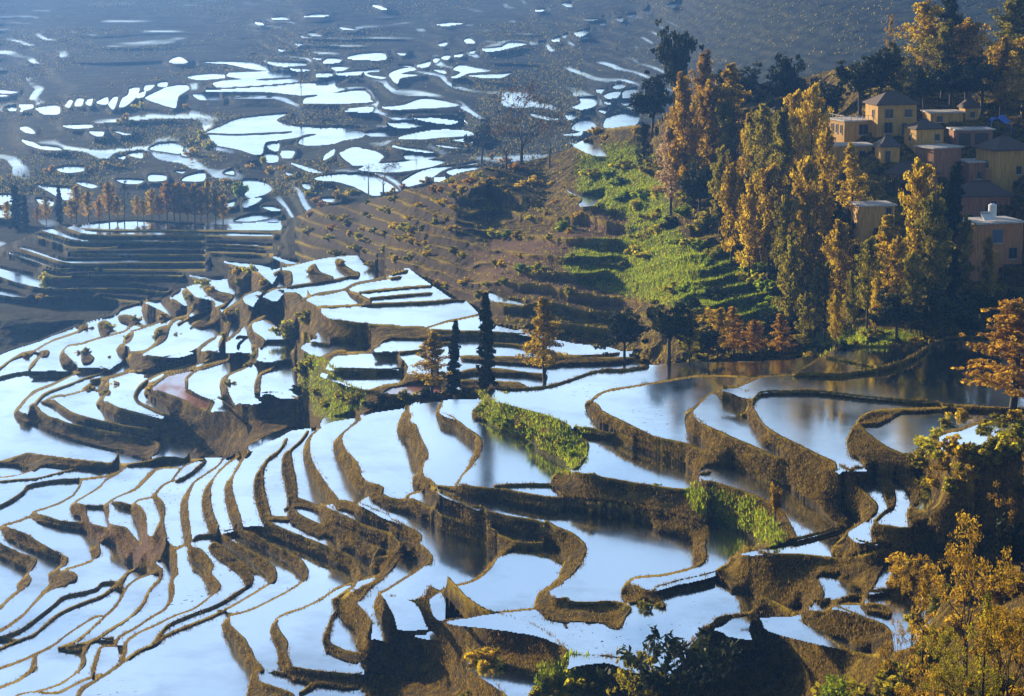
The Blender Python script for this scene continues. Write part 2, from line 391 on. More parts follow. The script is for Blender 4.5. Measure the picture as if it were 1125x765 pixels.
sec('C', 180, 200, """
W 330,438 480,450 640,465 600,485 520,495 440,472
W 140,513 250,525 360,540 240,562 190,532
W 600,413 680,425 750,440 690,452 640,432
W 225,328 500,340 640,356 500,348 225,335
W 225,372 460,380 620,398 460,388 225,380
""")
sec('C', 350, 180, """
W 940,710 1010,733 1125,758 1125,778 1000,757 950,742
""")
sec('C', 540, 140, """
W 430,85 560,83 640,150 640,158 560,155 500,130
W 400,328 430,345 500,370 625,375 590,405 550,432 480,427 500,395 430,362
""")
sec('C', 540, 260, """
W -10,305 60,328 190,378 60,362 -10,350
W 20,497 90,505 165,525 60,520
""")
# ---- the far valley
sec('D', 0, 90, """
W -60,625 80,620 80,670 -60,670
W 200,565 300,575 430,585 430,620 370,650 330,640 280,610
W 420,550 500,555 540,575 500,585 450,570
W 310,475 380,462 460,465 460,490 380,500 330,495
W 640,415 690,403 680,427
W 700,395 780,385 780,420 720,410
W 820,370 870,340 970,335 1010,355 985,395 900,385
W 1000,380 1050,410 1000,405
W 820,510 910,512 910,542 820,547
W 640,535 790,540 770,560 680,560
W 120,318 180,328 220,348 320,358 340,377 240,372 150,347
W 350,240 500,233 512,252 400,257
W 490,273 570,273 560,297 520,295
W 620,268 720,285 680,292
W 110,255 150,245 190,270 190,285 140,280
W 110,130 180,123 180,147 130,157 90,182 120,152
W 200,150 240,135 325,130 325,177 240,177
W 40,140 90,133 90,160 50,162
W 360,130 380,98 402,105 382,142
W 410,130 425,93 460,93 450,132
W 470,120 480,98 510,93 500,132
W 530,110 590,83 590,122 540,122
W 594,125 622,85 650,85 624,152
W 655,137 672,90 702,70 712,38 768,33 750,82 692,132
W 750,88 770,60 800,55 790,82
W 790,48 800,18 850,18 822,47
W 868,26 870,5 920,0 915,27
W 795,90 870,50 930,25 1020,15 1040,40 980,80 965,140 920,135
W -60,68 0,68 50,75 0,82 -60,82
W -60,42 0,43 100,55 60,64 -60,58
W 200,640 290,650 290,682 230,682
W -60,690 60,700 60,740 -60,740
""")
sec('D', 180, 90, """
W 240,275 320,240 400,205 540,185 680,175 620,210 680,235 800,245 1000,250 1080,255 900,280 780,290 740,305 680,315 560,330 540,390 490,398 400,370 280,345 250,300
L w9 235,285 400,290 600,282 700,276
W 740,340 760,310 840,290 1000,270 1100,275 1100,300 1000,320 920,345 800,352
W 565,345 630,330 630,380 580,370
W 550,395 625,395 625,440 560,440
W 650,380 720,380 700,420 650,415
W 880,410 920,380 940,375 930,405 880,432
W 970,390 1100,370 1200,400 1170,450 1040,460 1000,420
W 840,530 900,515 1020,505 1150,510 1250,560 1290,600 1180,605 1080,595 1000,555
W 440,540 560,550 600,590 540,625 440,635
W 440,650 540,635 510,665 440,690
W 100,545 120,520 220,495 220,545
W 60,490 120,490 100,505
W 330,500 380,478 385,512
W 300,680 400,650 390,682 320,688
W 540,688 600,683 660,700 600,707
W 390,762 480,730 640,725 600,745 480,768
W 760,560 810,562 800,592 770,582
W 870,640 960,643 940,662 880,657
W 670,498 720,503 690,517
W 700,448 800,468 880,500 800,497
""")
sec('D', 350, 80, """
W -20,300 200,298 120,330 0,337
W -20,347 120,325 240,325 240,355 100,380 0,395
W 250,330 380,315 560,303 780,288 800,295 560,320 420,350 280,350
W 440,360 560,330 680,315 840,325 850,345 640,360 560,367
W 730,370 860,358 950,368 880,387
W 350,190 470,175 570,140 680,150 780,175 700,190 550,197 420,202
W 500,243 600,248 760,268 720,282 600,267
W 380,273 440,273 560,290 480,302 420,297
W 150,210 300,188 290,214 200,214
W -20,130 130,110 310,158 150,170 0,167
W 160,100 260,93 260,110 180,120
W -20,60 100,85 140,95 0,122
W 410,403 560,418 640,435 560,434 440,417
W 630,393 760,408 800,414 700,412
W 120,450 200,410 300,440 360,460 320,488 220,508 170,495
W 220,530 300,500 420,490 520,480 660,480 700,490 620,518 560,530 450,545 350,547
W -20,580 100,555 200,560 260,590 330,650 340,674 290,674 200,630 100,600 0,592
W 460,600 500,570 560,540 640,522 780,508 860,492 880,500 760,512 680,540 620,580 560,610 480,627
W 700,545 760,527 880,516 880,527 780,547 730,562
W 640,580 690,575 690,597 640,597
W 470,450 540,440 660,460 600,475 480,477
W 20,690 120,688 110,707 40,707
""")
sec('D', 180, 0, """
W 30,340 50,320 90,312 130,340 80,350
W 200,343 330,338 480,343 600,370 590,390 480,382 350,354
W 570,343 700,343 790,345 780,360 640,364
W 130,425 200,410 330,408 335,430 200,442
W 350,420 360,400 600,393 740,405 740,420 600,430 450,437
W 270,458 400,437 560,442 740,432 740,450 600,465 420,477 290,482
W 210,502 400,490 600,477 750,462 850,450 940,438 1000,432 940,470 1000,490 900,513 760,525 600,507 400,502
W 770,567 780,537 900,527 1000,504 1125,510 1125,562 1000,567
W 160,518 300,520 320,547 200,550
W 500,118 540,120 547,137 515,134
W 590,103 640,93 690,98 670,110
W 770,90 850,76 915,83 840,94
W 790,183 830,178 867,197 820,197
W 960,143 1040,160 990,162
W 720,238 770,238 740,250
W 630,268 680,275 640,280
W 750,193 800,205 770,209
W 820,318 870,315 860,329
W 880,345 900,320 980,323 960,342
W 930,368 1020,368 960,390
W 840,410 930,396 920,417 840,422
W 950,405 1100,388 1050,412
W 1010,315 1080,297 1150,298 1130,325 1050,327
W 1010,600 1125,588 1125,612 1050,612
W 700,378 820,383 740,392
""")
sec('D', 350, 0, """
W 160,320 230,295 360,290 370,325 280,330
W 290,28 330,26 372,50 340,50
W 0,80 60,82 0,92
W 650,135 720,123 800,126 700,142
W 800,222 830,206 860,234 820,237
W 660,245 700,230 712,240 690,252
W 900,270 1000,258 1050,233 1125,236 1150,242 1000,274 930,282
W 740,307 800,290 785,312
W 680,322 690,306 732,303 710,327
W 630,337 640,320 672,320 650,342
W 540,362 600,340 620,333 610,362 570,372
W 440,360 530,358 500,370
W 430,290 480,293 460,305
W 830,287 870,273 852,294
W 390,405 440,380 530,370 540,385 450,405 560,412 450,430 430,457 400,432
W 740,382 780,355 840,365 930,380 960,392 820,405 780,420 720,432 780,400
W 830,415 960,410 1060,400 1000,427 900,427
W 630,385 690,383 702,407
W 100,405 240,388 230,410 140,414
W 70,365 170,368 140,387 100,390
W 250,390 340,378 330,395 260,400 290,415 380,425 340,434 260,412
W -10,405 80,398 20,417
W 110,148 190,160 140,160
""")
sec('D', 540, 0, """
W 330,222 380,203 370,227
W 390,197 425,186 405,207
W 265,232 302,229 285,242
W 460,182 545,158 510,192 480,200
W 590,130 632,123 615,140
W 680,105 722,98 715,117
W 740,85 790,76 830,102 790,102
W 828,65 872,50 870,77
W 958,30 1052,16 1000,42
W 390,20 440,10 440,37 410,34
W 240,55 302,47 260,64
W 505,104 582,104 540,114
W 690,264 732,275 700,280
W 858,18 887,14 875,27
W 678,72 712,71 695,82
W 610,90 637,87 620,97
W 450,590 490,565 480,540 580,538 570,580 500,600
W 620,525 660,505 710,505 690,535 640,540
W 620,562 660,545 650,572
W 665,572 692,555 685,574
W 715,515 740,495 800,488 800,520 730,540
W 708,562 740,547 800,532 780,560 740,580
W 750,590 800,572 852,565 810,602
W 590,605 640,600 620,620
W 410,635 450,622 480,635 430,657
W 575,495 622,490 600,510
W 420,558 437,556 430,574
W 210,620 330,640 400,650 330,662 230,642
W 440,710 470,670 540,655 580,700 500,722
W 640,640 800,610 800,680 700,700 620,700
W 400,740 500,725 480,747
W 662,480 700,458 742,470 700,490
""")
HAZE, EXPO = 0.00016, 1.1
# ---------------------------------------------------------------- survey raster: signed distance to the nearest bank edge (land > 0, water < 0)
GX0, GY0, GW, GH = -60, -72, 1246, 892
def vnoise(x, y, seed=0):
    xi = np.floor(x).astype(np.int64); yi = np.floor(y).astype(np.int64); fx = x - xi; fy = y - yi
    fx = fx * fx * (3 - 2 * fx); fy = fy * fy * (3 - 2 * fy)
    def h(a, b):
        n = (a * 374761393 + b * 668265263 + seed * 144269504) & 0x7fffffff
        n = ((n ^ (n >> 13)) * 1274126177) & 0x7fffffff
        n = n ^ (n >> 16)
        return (n & 0xffff) / 32767.5 - 1
    return (h(xi, yi) * (1 - fx) + h(xi + 1, yi) * fx) * (1 - fy) + (h(xi, yi + 1) * (1 - fx) + h(xi + 1, yi + 1) * fx) * fy
def fbm(x, y, seed=0, o=4):
    r = 0; a = 1; 
    for k in range(o): r = r + a * vnoise(x * 2 ** k, y * 2 ** k, seed + k * 17); a *= .5
    return r / 2
PXg, PYg = np.meshgrid(np.arange(GW) + GX0, np.arange(GH) + GY0)
PXg = PXg.astype(float); PYg = PYg.astype(float)
def fill_poly(pts):
    x0 = max(int(pts[:, 0].min()) - 1 - GX0, 0); x1 = min(int(pts[:, 0].max()) + 2 - GX0, GW)
    y0 = max(int(pts[:, 1].min()) - 1 - GY0, 0); y1 = min(int(pts[:, 1].max()) + 2 - GY0, GH)
    if x1 <= x0 or y1 <= y0: return None
    m = np.zeros((y1 - y0, x1 - x0), bool); xs = np.arange(x0, x1) + GX0
    q = np.roll(pts, -1, 0)
    for (ax, ay), (bx, by) in zip(pts, q):
        if ay == by: continue
        if ay > by: ax, ay, bx, by = bx, by, ax, ay
        r0 = max(math.ceil(ay), y0 + GY0); r1 = min(math.ceil(by), y1 + GY0)
        if r1 <= r0: continue
        ys = np.arange(r0, r1); xc = ax + (ys - ay) / (by - ay) * (bx - ax)
        m[r0 - y0 - GY0:r1 - y0 - GY0] ^= xs[None, :] > xc[:, None]
    return m, y0, y1, x0, x1
BIG = 30.0
def seg_update(arr, ax, ay, aw, bx, by, bw, mode):
    M = 9 + max(aw, bw) / 2
    x0 = max(int(min(ax, bx) - M) - GX0, 0); x1 = min(int(max(ax, bx) + M) + 1 - GX0, GW)
    y0 = max(int(min(ay, by) - M) - GY0, 0); y1 = min(int(max(ay, by) + M) + 1 - GY0, GH)
    if x1 <= x0 or y1 <= y0: return
    X = PXg[y0:y1, x0:x1]; Y = PYg[y0:y1, x0:x1]
    dx, dy = bx - ax, by - ay; L2 = dx * dx + dy * dy + 1e-9
    t = np.clip(((X - ax) * dx + (Y - ay) * dy) / L2, 0, 1)
    d = np.hypot(X - ax - t * dx, Y - ay - t * dy)
    v = arr[y0:y1, x0:x1]
    if mode == 'L': np.maximum(v, (aw + (bw - aw) * t) / 2 - d, out=v)
    else: np.minimum(v, d, out=v)
def poly_sd(pts):
    f = fill_poly(pts)
    if f is None: return None
    d = np.full((GH, GW), BIG)
    q = np.roll(pts, -1, 0)
    for a, b in zip(pts, q): seg_update(d, a[0], a[1], 0, b[0], b[1], 0, 'D')
    m, y0, y1, x0, x1 = f
    y0b, y1b, x0b, x1b = max(y0 - 10, 0), min(y1 + 10, GH), max(x0 - 10, 0), min(x1 + 10, GW)
    ins = np.zeros((GH, GW), bool); ins[y0:y1, x0:x1] = m
    return np.where(ins, d, -d), (y0b, y1b, x0b, x1b)
LAYK = 'DCBA'
SD = {}
for k in LAYK:
    arr = np.full((GH, GW), -BIG if k in 'AB' else BIG)
    for op, pts in OPS[k]:
        if op == 'L':
            for a, b in zip(pts[:-1], pts[1:]): seg_update(arr, a[0], a[1], a[2], b[0], b[1], b[2], 'L')
        else:
            r = poly_sd(pts)
            if r is None: continue
            sd, (y0, y1, x0, x1) = r; v = arr[y0:y1, x0:x1]; s_ = sd[y0:y1, x0:x1]
            if op == 'P': np.maximum(v, s_, out=v)
            else: np.minimum(v, -s_, out=v)
    SD[k] = arr
def below(top):
    return fill_poly(np.array(list(top) + [(top[-1][0] + 100, 2000), (top[0][0] - 100, 2000)], float))
LAY = np.zeros((GH, GW), np.int8)
for i, top in ((1, C_TOP), (2, None), (3, A_TOP)):
    if i == 2:
        f = fill_poly(np.array(B_TOP + [(712, 560), (-90, 560)], float))
    else: f = below(top)
    m, y0, y1, x0, x1 = f; LAY[y0:y1, x0:x1][m] = i
S = np.zeros((GH, GW))
for i, k in enumerate(LAYK): S = np.where(LAY == i, SD[k], S)
# crumbling, grassy edges: nothing in the fields is a clean curve
S = S + np.where(LAY == 3, .5, .35) * fbm(PXg / 5.5, PYg / 4.2, 3, 3) + .12 * fbm(PXg / 2.1, PYg / 1.7, 9, 1)
S = np.where((PXg < -9) | (PYg > 771), np.maximum(S, np.minimum(np.maximum(-9 - PXg, PYg - 771), 8)), S)
S = np.where(PXg > 1140, np.maximum(S, PXg - 1140), S)
S = np.clip(S, -12, 12)
# the foot of each bank stands in its own mirror image: what reads as bank in the photo is part bank, part reflection
def run_to(mask, axis, rev):
    m = mask if axis == 0 else mask.T
    n = m.shape[0]; out = np.zeros(m.shape); cur = np.full(m.shape[1], 300.0)
    for r in (range(n - 1, -1, -1) if rev else range(n)):
        cur = np.where(m[r], 0, cur + 1); out[r] = cur
    return out if axis == 0 else out.T
_w = (S < 0)
dn, upw = run_to(_w, 0, True), run_to(_w, 0, False); hl, hr = run_to(_w, 1, True), run_to(_w, 1, False)
gcol = dn + upw; ghor = hl + hr
cutf = .17 * np.clip((gcol - 7) / 9, 0, 1) * np.clip((ghor / np.maximum(gcol, 1) - 1.1) / .8, 0, 1) * (gcol < 75) * (LAY >= 2)
for ax in (0, 1):
    cutf = np.apply_along_axis(lambda v: np.convolve(v, np.ones(7) / 7, 'same'), ax, cutf)
foot = dn - cutf * gcol
foot = np.apply_along_axis(lambda v: np.convolve(np.pad(v, 4, mode='edge'), np.array([1, 2, 3, 4, 5, 4, 3, 2, 1]) / 25, 'valid'), 1, np.clip(foot, -20, 20))
S = np.where((S > 0) & (cutf > .01), np.minimum(S, foot * .8), S)
# ---------------------------------------------------------------- smooth lie of the land, per layer (thin plate through surveyed heights)
def tps(ctrl):
    c = np.array(ctrl, float); P = c[:, :2] / 300.0; n = len(c)
    d2 = ((P[:, None] - P[None]) ** 2).sum(-1); K = np.where(d2 > 0, .5 * d2 * np.log(d2 + 1e-12), 0) + np.eye(n) * .01
    Q = np.c_[np.ones(n), P]; M = np.block([[K, Q], [Q.T, np.zeros((3, 3))]])
    w = np.linalg.solve(M, np.r_[c[:, 2], 0, 0, 0])
    X = PXg / 300.0; Y = PYg / 300.0
    out = w[n] + w[n + 1] * X + w[n + 2] * Y
    for i in range(n):
        r2 = (X - P[i, 0]) ** 2 + (Y - P[i, 1]) ** 2
        out += w[i] * .5 * r2 * np.log(r2 + 1e-12)
    return out
CTRL = {
 'A': [(-60,520,1),(0,520,3),(0,600,3),(0,680,7),(0,745,11),(50,560,6),(110,560,9),(180,540,14),(250,540,20),(350,520,26),(450,490,31),(530,440,32),(520,500,34),(660,520,37),(600,470,40),
       (750,440,44),(900,420,46),(1060,390,47),(740,400,44.5),(1125,380,47.5),(1000,560,43),(1050,480,47),(1100,560,49),(150,640,13),(150,740,16),(300,720,19),(330,600,20),(420,640,21),(480,620,24),(550,640,27),(700,600,31),(800,560,37),(900,520,41),
       (850,600,37),(760,650,30),(640,690,25),(500,745,19),(400,740,17),(850,690,30),(960,640,38),(730,740,27),(640,755,27),(1060,745,51),(960,745,37),(1125,640,48),(850,750,27),(730,820,28),(1060,820,57),(500,820,30),(200,820,26),(-60,820,20),(1180,600,52)],
 'B': [(0,390,-3),(0,440,-4),(0,490,-6),(100,480,-5),(200,480,-3),(330,455,6),(300,420,11),(200,380,8),(100,400,1),(300,340,20),(200,330,8),(400,320,28),(450,340,30.5),(400,400,29.5),(450,420,30.5),(370,390,28),(360,350,24),(340,415,24),(600,400,32),(600,425,33),(640,380,31.5),(690,390,33),(520,400,31),(350,300,25),(420,300,27),(520,350,30.5),(700,410,35)],
 'C': [(0,390,-9),(100,350,-7),(0,300,-3),(0,270,-1),(100,300,-1),(200,250,5),(100,250,4),(200,320,0),(300,270,8),(310,245,9),(400,260,21),(350,240,16),(450,230,30.5),(500,230,32.5),(404,284,18.5),(400,222,22),(500,195,36),(560,190,38),(600,280,37),(560,260,33.8),(540,310,32),(600,220,39),(660,330,34.5),(600,372,31),(690,383,32.8),(650,378,31.2),(480,290,27),(440,280,25.5),(520,340,28.5),
       (720,280,40),(700,200,48),(640,170,47),(740,140,56.5),(760,300,41.5),(760,395,36),(900,375,38.8),(1000,377,43.6),(1125,362,44.3),(1125,300,49.2),(950,300,46.5),(850,280,45.5),(900,230,54.5),(950,170,61),(1040,180,61),(1080,240,55),(1000,110,67.7),(860,140,60.3),(1125,150,64),(1125,60,74),(960,70,71.9),(860,95,65.7),(800,110,62.7),(1215,40,76)],
 'D': [(300,150,13),(450,110,14),(100,110,9),(100,180,6),(0,230,2),(0,120,6),(200,220,6),(400,200,12),(540,130,16),(600,100,19),(660,120,18),(330,90,12),(200,50,14),(200,0,28),(0,40,14),(0,0,30),(450,40,22),(640,40,30),(700,0,45),(560,0,36),(900,30,54),(900,-40,74),(1100,0,66),(700,-60,77),(300,-60,58),(0,-60,50),(1180,-60,84),(-60,150,5),(480,160,15),(690,110,22)],
}
ZP = {k: tps(CTRL[k]) for k in LAYK}
PRIOR = np.zeros((GH, GW))
for i, k in enumerate(LAYK): PRIOR = np.where(LAY == i, ZP[k], PRIOR)
# ---------------------------------------------------------------- pools: connected water, each one level
water = S < 0
def components(mask, lay):
    lab = np.zeros(mask.shape, np.int32); par = [0]
    def find(a):
        while par[a] != a: par[a] = par[par[a]]; a = par[a]
        return a
    prev = []
    for y in range(mask.shape[0]):
        row = mask[y].astype(np.int8); key = np.where(mask[y], lay[y] + 1, 0)
        ch = np.flatnonzero(np.diff(np.r_[0, key, 0])); cur = []
        for a, b in zip(ch[:-1], ch[1:]):
            if key[a] == 0: continue
            l = 0
            for (pa, pb, pl, pk) in prev:
                if pb > a and pa < b and pk == key[a]:
                    r = find(pl)
                    if l == 0: l = r
                    elif r != l: par[r] = l
            if l == 0: par.append(len(par)); l = len(par) - 1
            cur.append((a, b, l, key[a])); lab[y, a:b] = l
        prev = cur
    roots = np.array([find(i) for i in range(len(par))]); lab = roots[lab]
    u, inv, cnt = np.unique(lab, return_inverse=True, return_counts=True)
    return inv.reshape(mask.shape), len(u), cnt
LAB, NL, CNT = components(water, LAY)
_lm = np.bincount(LAB.ravel(), weights=(LAY == 3).ravel().astype(float), minlength=NL) > 0
small = np.array([False] + [c < (40 if l else 14) for c, l in zip(CNT[1:], _lm[1:])])
bad = small[LAB] & water
S[bad] = .3; water = S < 0; LAB[bad] = 0
ids = np.flatnonzero(~small)[1:]
remap = np.zeros(NL, np.int32); remap[ids] = np.arange(1, len(ids) + 1); LAB = remap[LAB]; NP_ = len(ids)
cnt = np.bincount(LAB.ravel(), minlength=NP_ + 1)
def cmean(a): return np.bincount(LAB.ravel(), weights=a.ravel(), minlength=NP_ + 1) / np.maximum(cnt, 1)
pz = cmean(PRIOR); plab_lay = np.round(cmean(LAY.astype(float))).astype(int)
prior_z = pz.copy()
# neighbours across each bank, column by column (near pool k below in the picture, far pool l above)
pairs = {}
for xi in range(0, GW, 1):
    col = LAB[:, xi]; ch = np.flatnonzero(np.diff(col)) + 1
    b = np.r_[0, ch, GH]
    runs = [(b[i], b[i + 1], col[b[i]]) for i in range(len(b) - 1)]
    for i in range(1, len(runs) - 1):
        y0, y1, l = runs[i]
        if l == 0 and runs[i - 1][2] and runs[i + 1][2] and y1 - y0 < 70 and LAY[y0 - 1, xi] == LAY[min(y1, GH - 1), xi]:
            pairs.setdefault((runs[i + 1][2], runs[i - 1][2]), []).append((y1 - y0, y1 + GY0))
E_ = []
for (k, l), v in pairs.items():
    if k == l: continue
    v = np.array(v); g = np.median(v[:, 0]); y = np.median(v[:, 1])
    E_.append((k, l, g, len(v), y))
def cap_of(k, g, y): return max(.1, .70 * g * (ZC - pz[k]) / max(76, y + 100))
W_ = np.maximum(cnt, 1)
for it in range(400):
    corr = np.zeros(NP_ + 1); wt = np.zeros(NP_ + 1)
    for (k, l, g, n, y) in E_:
        cap = cap_of(k, g, y); dz = pz[l] - pz[k]; e = 0
        if dz > cap: e = dz - cap; w = n * 3
        elif g >= 7 and dz < .92 * cap: e = dz - .92 * cap; w = n * .8
        if e:
            corr[k] += w * e * .5; corr[l] -= w * e * .5
            wt[k] += w; wt[l] += w
        else: wt[k] += n * .3; wt[l] += n * .3
    pz = pz + np.where(wt > 0, corr / np.maximum(wt, 1e-6), 0) * .9 + (prior_z - pz) * np.where(plab_lay == 2, .04, .008)
pz = np.where(plab_lay <= 1, prior_z + np.clip(pz - prior_z, -1.2, 1.2), pz)
print('pools', NP_, 'shift', np.abs(pz - prior_z)[1:].max(), 't', time.time() - T0)
# ---------------------------------------------------------------- land between: relaxed between the levels of the pools it borders
def relax(val0, fixed, fval, lam, lay, levels=6):
    """screened membrane: fixed cells keep fval, others smooth, pulled to 0 by lam; same-layer neighbours only"""
    H, Wd = val0.shape
    if levels > 0 and min(H, Wd) > 40:
        h2, w2 = (H + 1) // 2, (Wd + 1) // 2
        pad = lambda a, c=0: np.pad(a, ((0, h2 * 2 - H), (0, w2 * 2 - Wd)), mode='edge')
        lp = pad(lay); rep = lp[::2, ::2]; ok_ = (lp == np.repeat(np.repeat(rep, 2, 0), 2, 1))
        fx = (pad(fixed) & ok_).reshape(h2, 2, w2, 2).astype(float); fv = (pad(np.where(fixed, fval, 0)) * ok_).reshape(h2, 2, w2, 2)
        s = fx.sum((1, 3)); fc = s > 0; fvc = fv.sum((1, 3)) / np.maximum(s, 1)
        c = relax(np.zeros((h2, w2)), fc, fvc, lam * 4, pad(lay)[::2, ::2], levels - 1)
        v = np.repeat(np.repeat(c, 2, 0), 2, 1)[:H, :Wd]
    else: v = val0
    v = np.where(fixed, fval, v)
    same = [np.zeros((H, Wd)) for _ in range(4)]
    same[0][1:] = lay[1:] == lay[:-1]; same[1][:-1] = lay[:-1] == lay[1:]
    same[2][:, 1:] = lay[:, 1:] == lay[:, :-1]; same[3][:, :-1] = lay[:, :-1] == lay[:, 1:]
    den = sum(same) + lam
    for it in range(60):
        u = np.zeros((H, Wd))
        u[1:] += same[0][1:] * v[:-1]; u[:-1] += same[1][:-1] * v[1:]
        u[:, 1:] += same[2][:, 1:] * v[:, :-1]; u[:, :-1] += same[3][:, :-1] * v[:, 1:]
        v = np.where(fixed, fval, u / np.maximum(den, 1e-6))
    return v
# each ridge must stand behind the one in front of it: stretch a whole layer away from the viewer where it does not
tan_ = -ray(PXg, PYg)[2] / ray(PXg, PYg)[1]
for i in (2, 1, 0):
    r_all = (ZC - np.where(water, pz[LAB], PRIOR)) / tan_
    need = np.where(LAY > i, r_all, 0).max(0) * 1.012
    mine = LAY == i; ri = np.where(mine, r_all, 1e9)
    lowest = np.array([ri[:, c][mine[:, c]][-25:].min() if mine[:, c].any() else 1e9 for c in range(GW)])
    q = np.maximum(1, np.where(lowest < 1e8, need / lowest, 1))
    q = np.array([q[max(0, c - 6):c + 7].max() for c in range(GW)])
    kern = np.exp(-np.linspace(-2.2, 2.2, 121) ** 2); kern /= kern.sum()
    q = np.convolve(np.pad(q, 60, mode='edge'), kern, 'valid')
    Qm = np.repeat(q[None], GH, 0)
    print('stretch', 'DCBA'[i], q.max())
    PRIOR = np.where(mine, ZC - (ZC - PRIOR) * Qm, PRIOR)
    qp = cmean(Qm); pz = np.where(plab_lay == i, ZC - (ZC - pz) * qp, pz)
lamf = np.where(LAY >= 2, .0006, .004)
DELTA = relax(np.zeros((GH, GW)), water, pz[LAB] - PRIOR, .0012, LAY)
ZB = PRIOR + DELTA
ZB = np.where(water, pz[LAB], ZB)
# small terraces on the dry slopes and the far hillside
def terr(z, step, sharp=.8):
    u = z / step; f = u - np.floor(u); e = np.clip((f - (1 - (1 - sharp)) ) / (1 - sharp), 0, 1); e = e * e * (3 - 2 * e)
    return (np.floor(u) + e) * step
_dx, _dy = onplane(PXg, PYg, ZB)
farw = np.clip((S - 2) / 5, 0, 1)
wob = 1.6 * fbm(_dx / 60, _dy / 60, 31, 3)
tq = terr(ZB + wob, 2.6, .62) - wob
ZB = np.where((LAY == 1) & (PXg < 350), ZB + farw * .85 * np.clip((345 - PXg) / 45, 0, 1) * (tq - ZB), ZB)
# the stepped dry terraces of the middle slope follow the surveyed run of their edges
def stepped(zb, u, per, tread, k):
    up = np.vstack([np.repeat(zb[:1], per, 0), zb[:-per]]); dz = np.clip(up - zb, .2, 4)
    f = u - np.floor(u); q = np.where(f < tread, 0, (f - tread) / (1 - tread)); q = q * q * (3 - 2 * q)
    edge = np.exp(-((f - 1.0) / .09) ** 2) + np.exp(-(f / .07) ** 2)
    return zb + k * ((q - f) * dz + .45 * edge), f
bend = 5 * fbm(PXg / 46, PYg / 30, 81, 3)
um = -(PYg - .30 * (PXg - 350) + bend) / 13.0
fm_ = um - np.floor(um)
q_ = np.clip((fm_ - .32) / .68, 0, 1)
zm = 24.0 + .043 * (PXg - 400) + 1.1 * (np.floor(um) + q_ + 20.8) + .3 * (np.exp(-((fm_ - 1.0) / .09) ** 2) + np.exp(-(fm_ / .07) ** 2))
ub = -(PYg - .10 * (PXg - 600) + 2.2 * bend) / 20.0
zb_, fb_ = stepped(ZB, ub, 20, .62, 1.0)
ug = -(PYg + .22 * (PXg - 760) + 2.0 * bend) / 15.0
zg_, fg_ = stepped(ZB, ug, 15, .45, 1.0)
w_mid = np.clip((PXg - 395) / 60, 0, 1) * np.clip((600 - PXg) / 70, 0, 1); w_b = np.clip((PXg - 500) / 40, 0, 1) * np.clip((PYg - 222 - .1 * (PXg - 600)) / 12, 0, 1); w_g = np.clip((PXg - 680) / 40, 0, 1)
cmid = (LAY == 1) & (PXg >= 325) & (PXg < 900)
zl_, _ = stepped(ZB, um, 13, .32, 1.0); zt = ZB + w_mid * (zm - ZB) + (1 - w_mid) * (PXg < 460) * (zl_ - ZB); zt = zt + w_b * (zb_ - zt); zt = zt + w_g * (zg_ - zt)
ZB = np.where(cmid, ZB + np.clip((S - .6) / 3, 0, 1) * (zt - ZB), ZB)
_ed = lambda f: np.exp(-((f - 1.0) / .13) ** 2) + np.exp(-(f / .10) ** 2)
EDGE = np.where(cmid, np.where(PXg < 460, 1, w_mid) * (1 - w_b) * (1 - w_g) * _ed(fm_) + w_b * (1 - w_g) * .8 * _ed(fb_), 0)
RISER_SHADE = np.where(cmid, np.where(PXg < 460, np.clip((PXg - 325) / 30, 0, 1), w_mid) * (1 - w_g) * (np.where(w_b > .5, np.clip((fb_ - .62) / .1, 0, 1), np.clip((fm_ - .3) / .12, 0, 1))) * np.clip(fbm(PXg / 14, PYg / 9, 95, 2) * 1.5 + 1.0, 0, 1), 0)  # mask for shade painted dark onto the step risers of the middle slope
TREAD = np.where(cmid, np.where(w_b > .5, fb_ < .6, fm_ < .3), False)
wob2 = 2.2 * fbm(_dx / 110, _dy / 110, 51, 3)
STEP0 = 2.6
tq = terr(ZB + wob2, STEP0, .55) - wob2 * .0
lowland = np.clip((PYg - 30) / 40, 0, 1)
_fr = np.mod((ZB + wob2) / STEP0, 1)
WET = np.where(LAY == 0, np.clip((.24 - _fr) / .08, 0, 1) * np.clip(fbm(_dx / 40, _dy / 70, 61, 3) * 3.0 - .35 + .5 * np.exp(-((PYg - 120 + (PXg - 300) * .08) / 60) ** 2), 0, 1) * np.clip((S - 1) / 2, 0, 1) * np.clip((PYg + 10) / 60, 0, 1) * np.clip((760 - PXg) / 60, 0, 1), 0)
WET = np.where((LAY == 9) & (PXg < 330), np.clip((.4 - np.mod((ZB + wob) / 2.6, 1)) / .1, 0, 1) * np.clip((S - 1.5) / 2, 0, 1) * np.clip(fbm(_dx / 40, _dy / 60, 62, 2) * 2.5 - .1, 0, 1), WET)
ZB = np.where(LAY == 0, ZB + farw * (tq - wob2 - ZB) * (.25 + .5 * lowland) * np.clip((720 - PXg) / 80, 0, 1) * np.clip(PYg / 30, 0, 1), ZB)
tq = terr(ZB + wob, 3.0, .6) - wob
ZB = np.where((LAY == 1) & (PXg >= 900) & (PYg > 190), ZB + farw * .3 * (tq - ZB), ZB)
WX, WY = onplane(PXg, PYg, ZB); DIST = np.hypot(WX, WY); MPP = DIST / F
rimh = np.where(LAY == 3, .30, np.where(LAY == 2, .35, .30))
land = S >= 0
rim = rimh * np.clip(S / .9, 0, 1) * (.12 + .88 * np.exp(-np.clip(S - 1.6, 0, None) / 3.0))
rough = np.where(LAY >= 2, .10, np.where(LAY == 1, .16, .05)) * fbm(WX / 1.7, WY / 2.6, 5, 3) + np.where(LAY == 0, .12, .28) * fbm(WX / 7, WY / 9, 15, 2)
clods = .22 * np.clip(fbm(WX / 2.8, WY / 3.6, 71, 2), 0, 1)
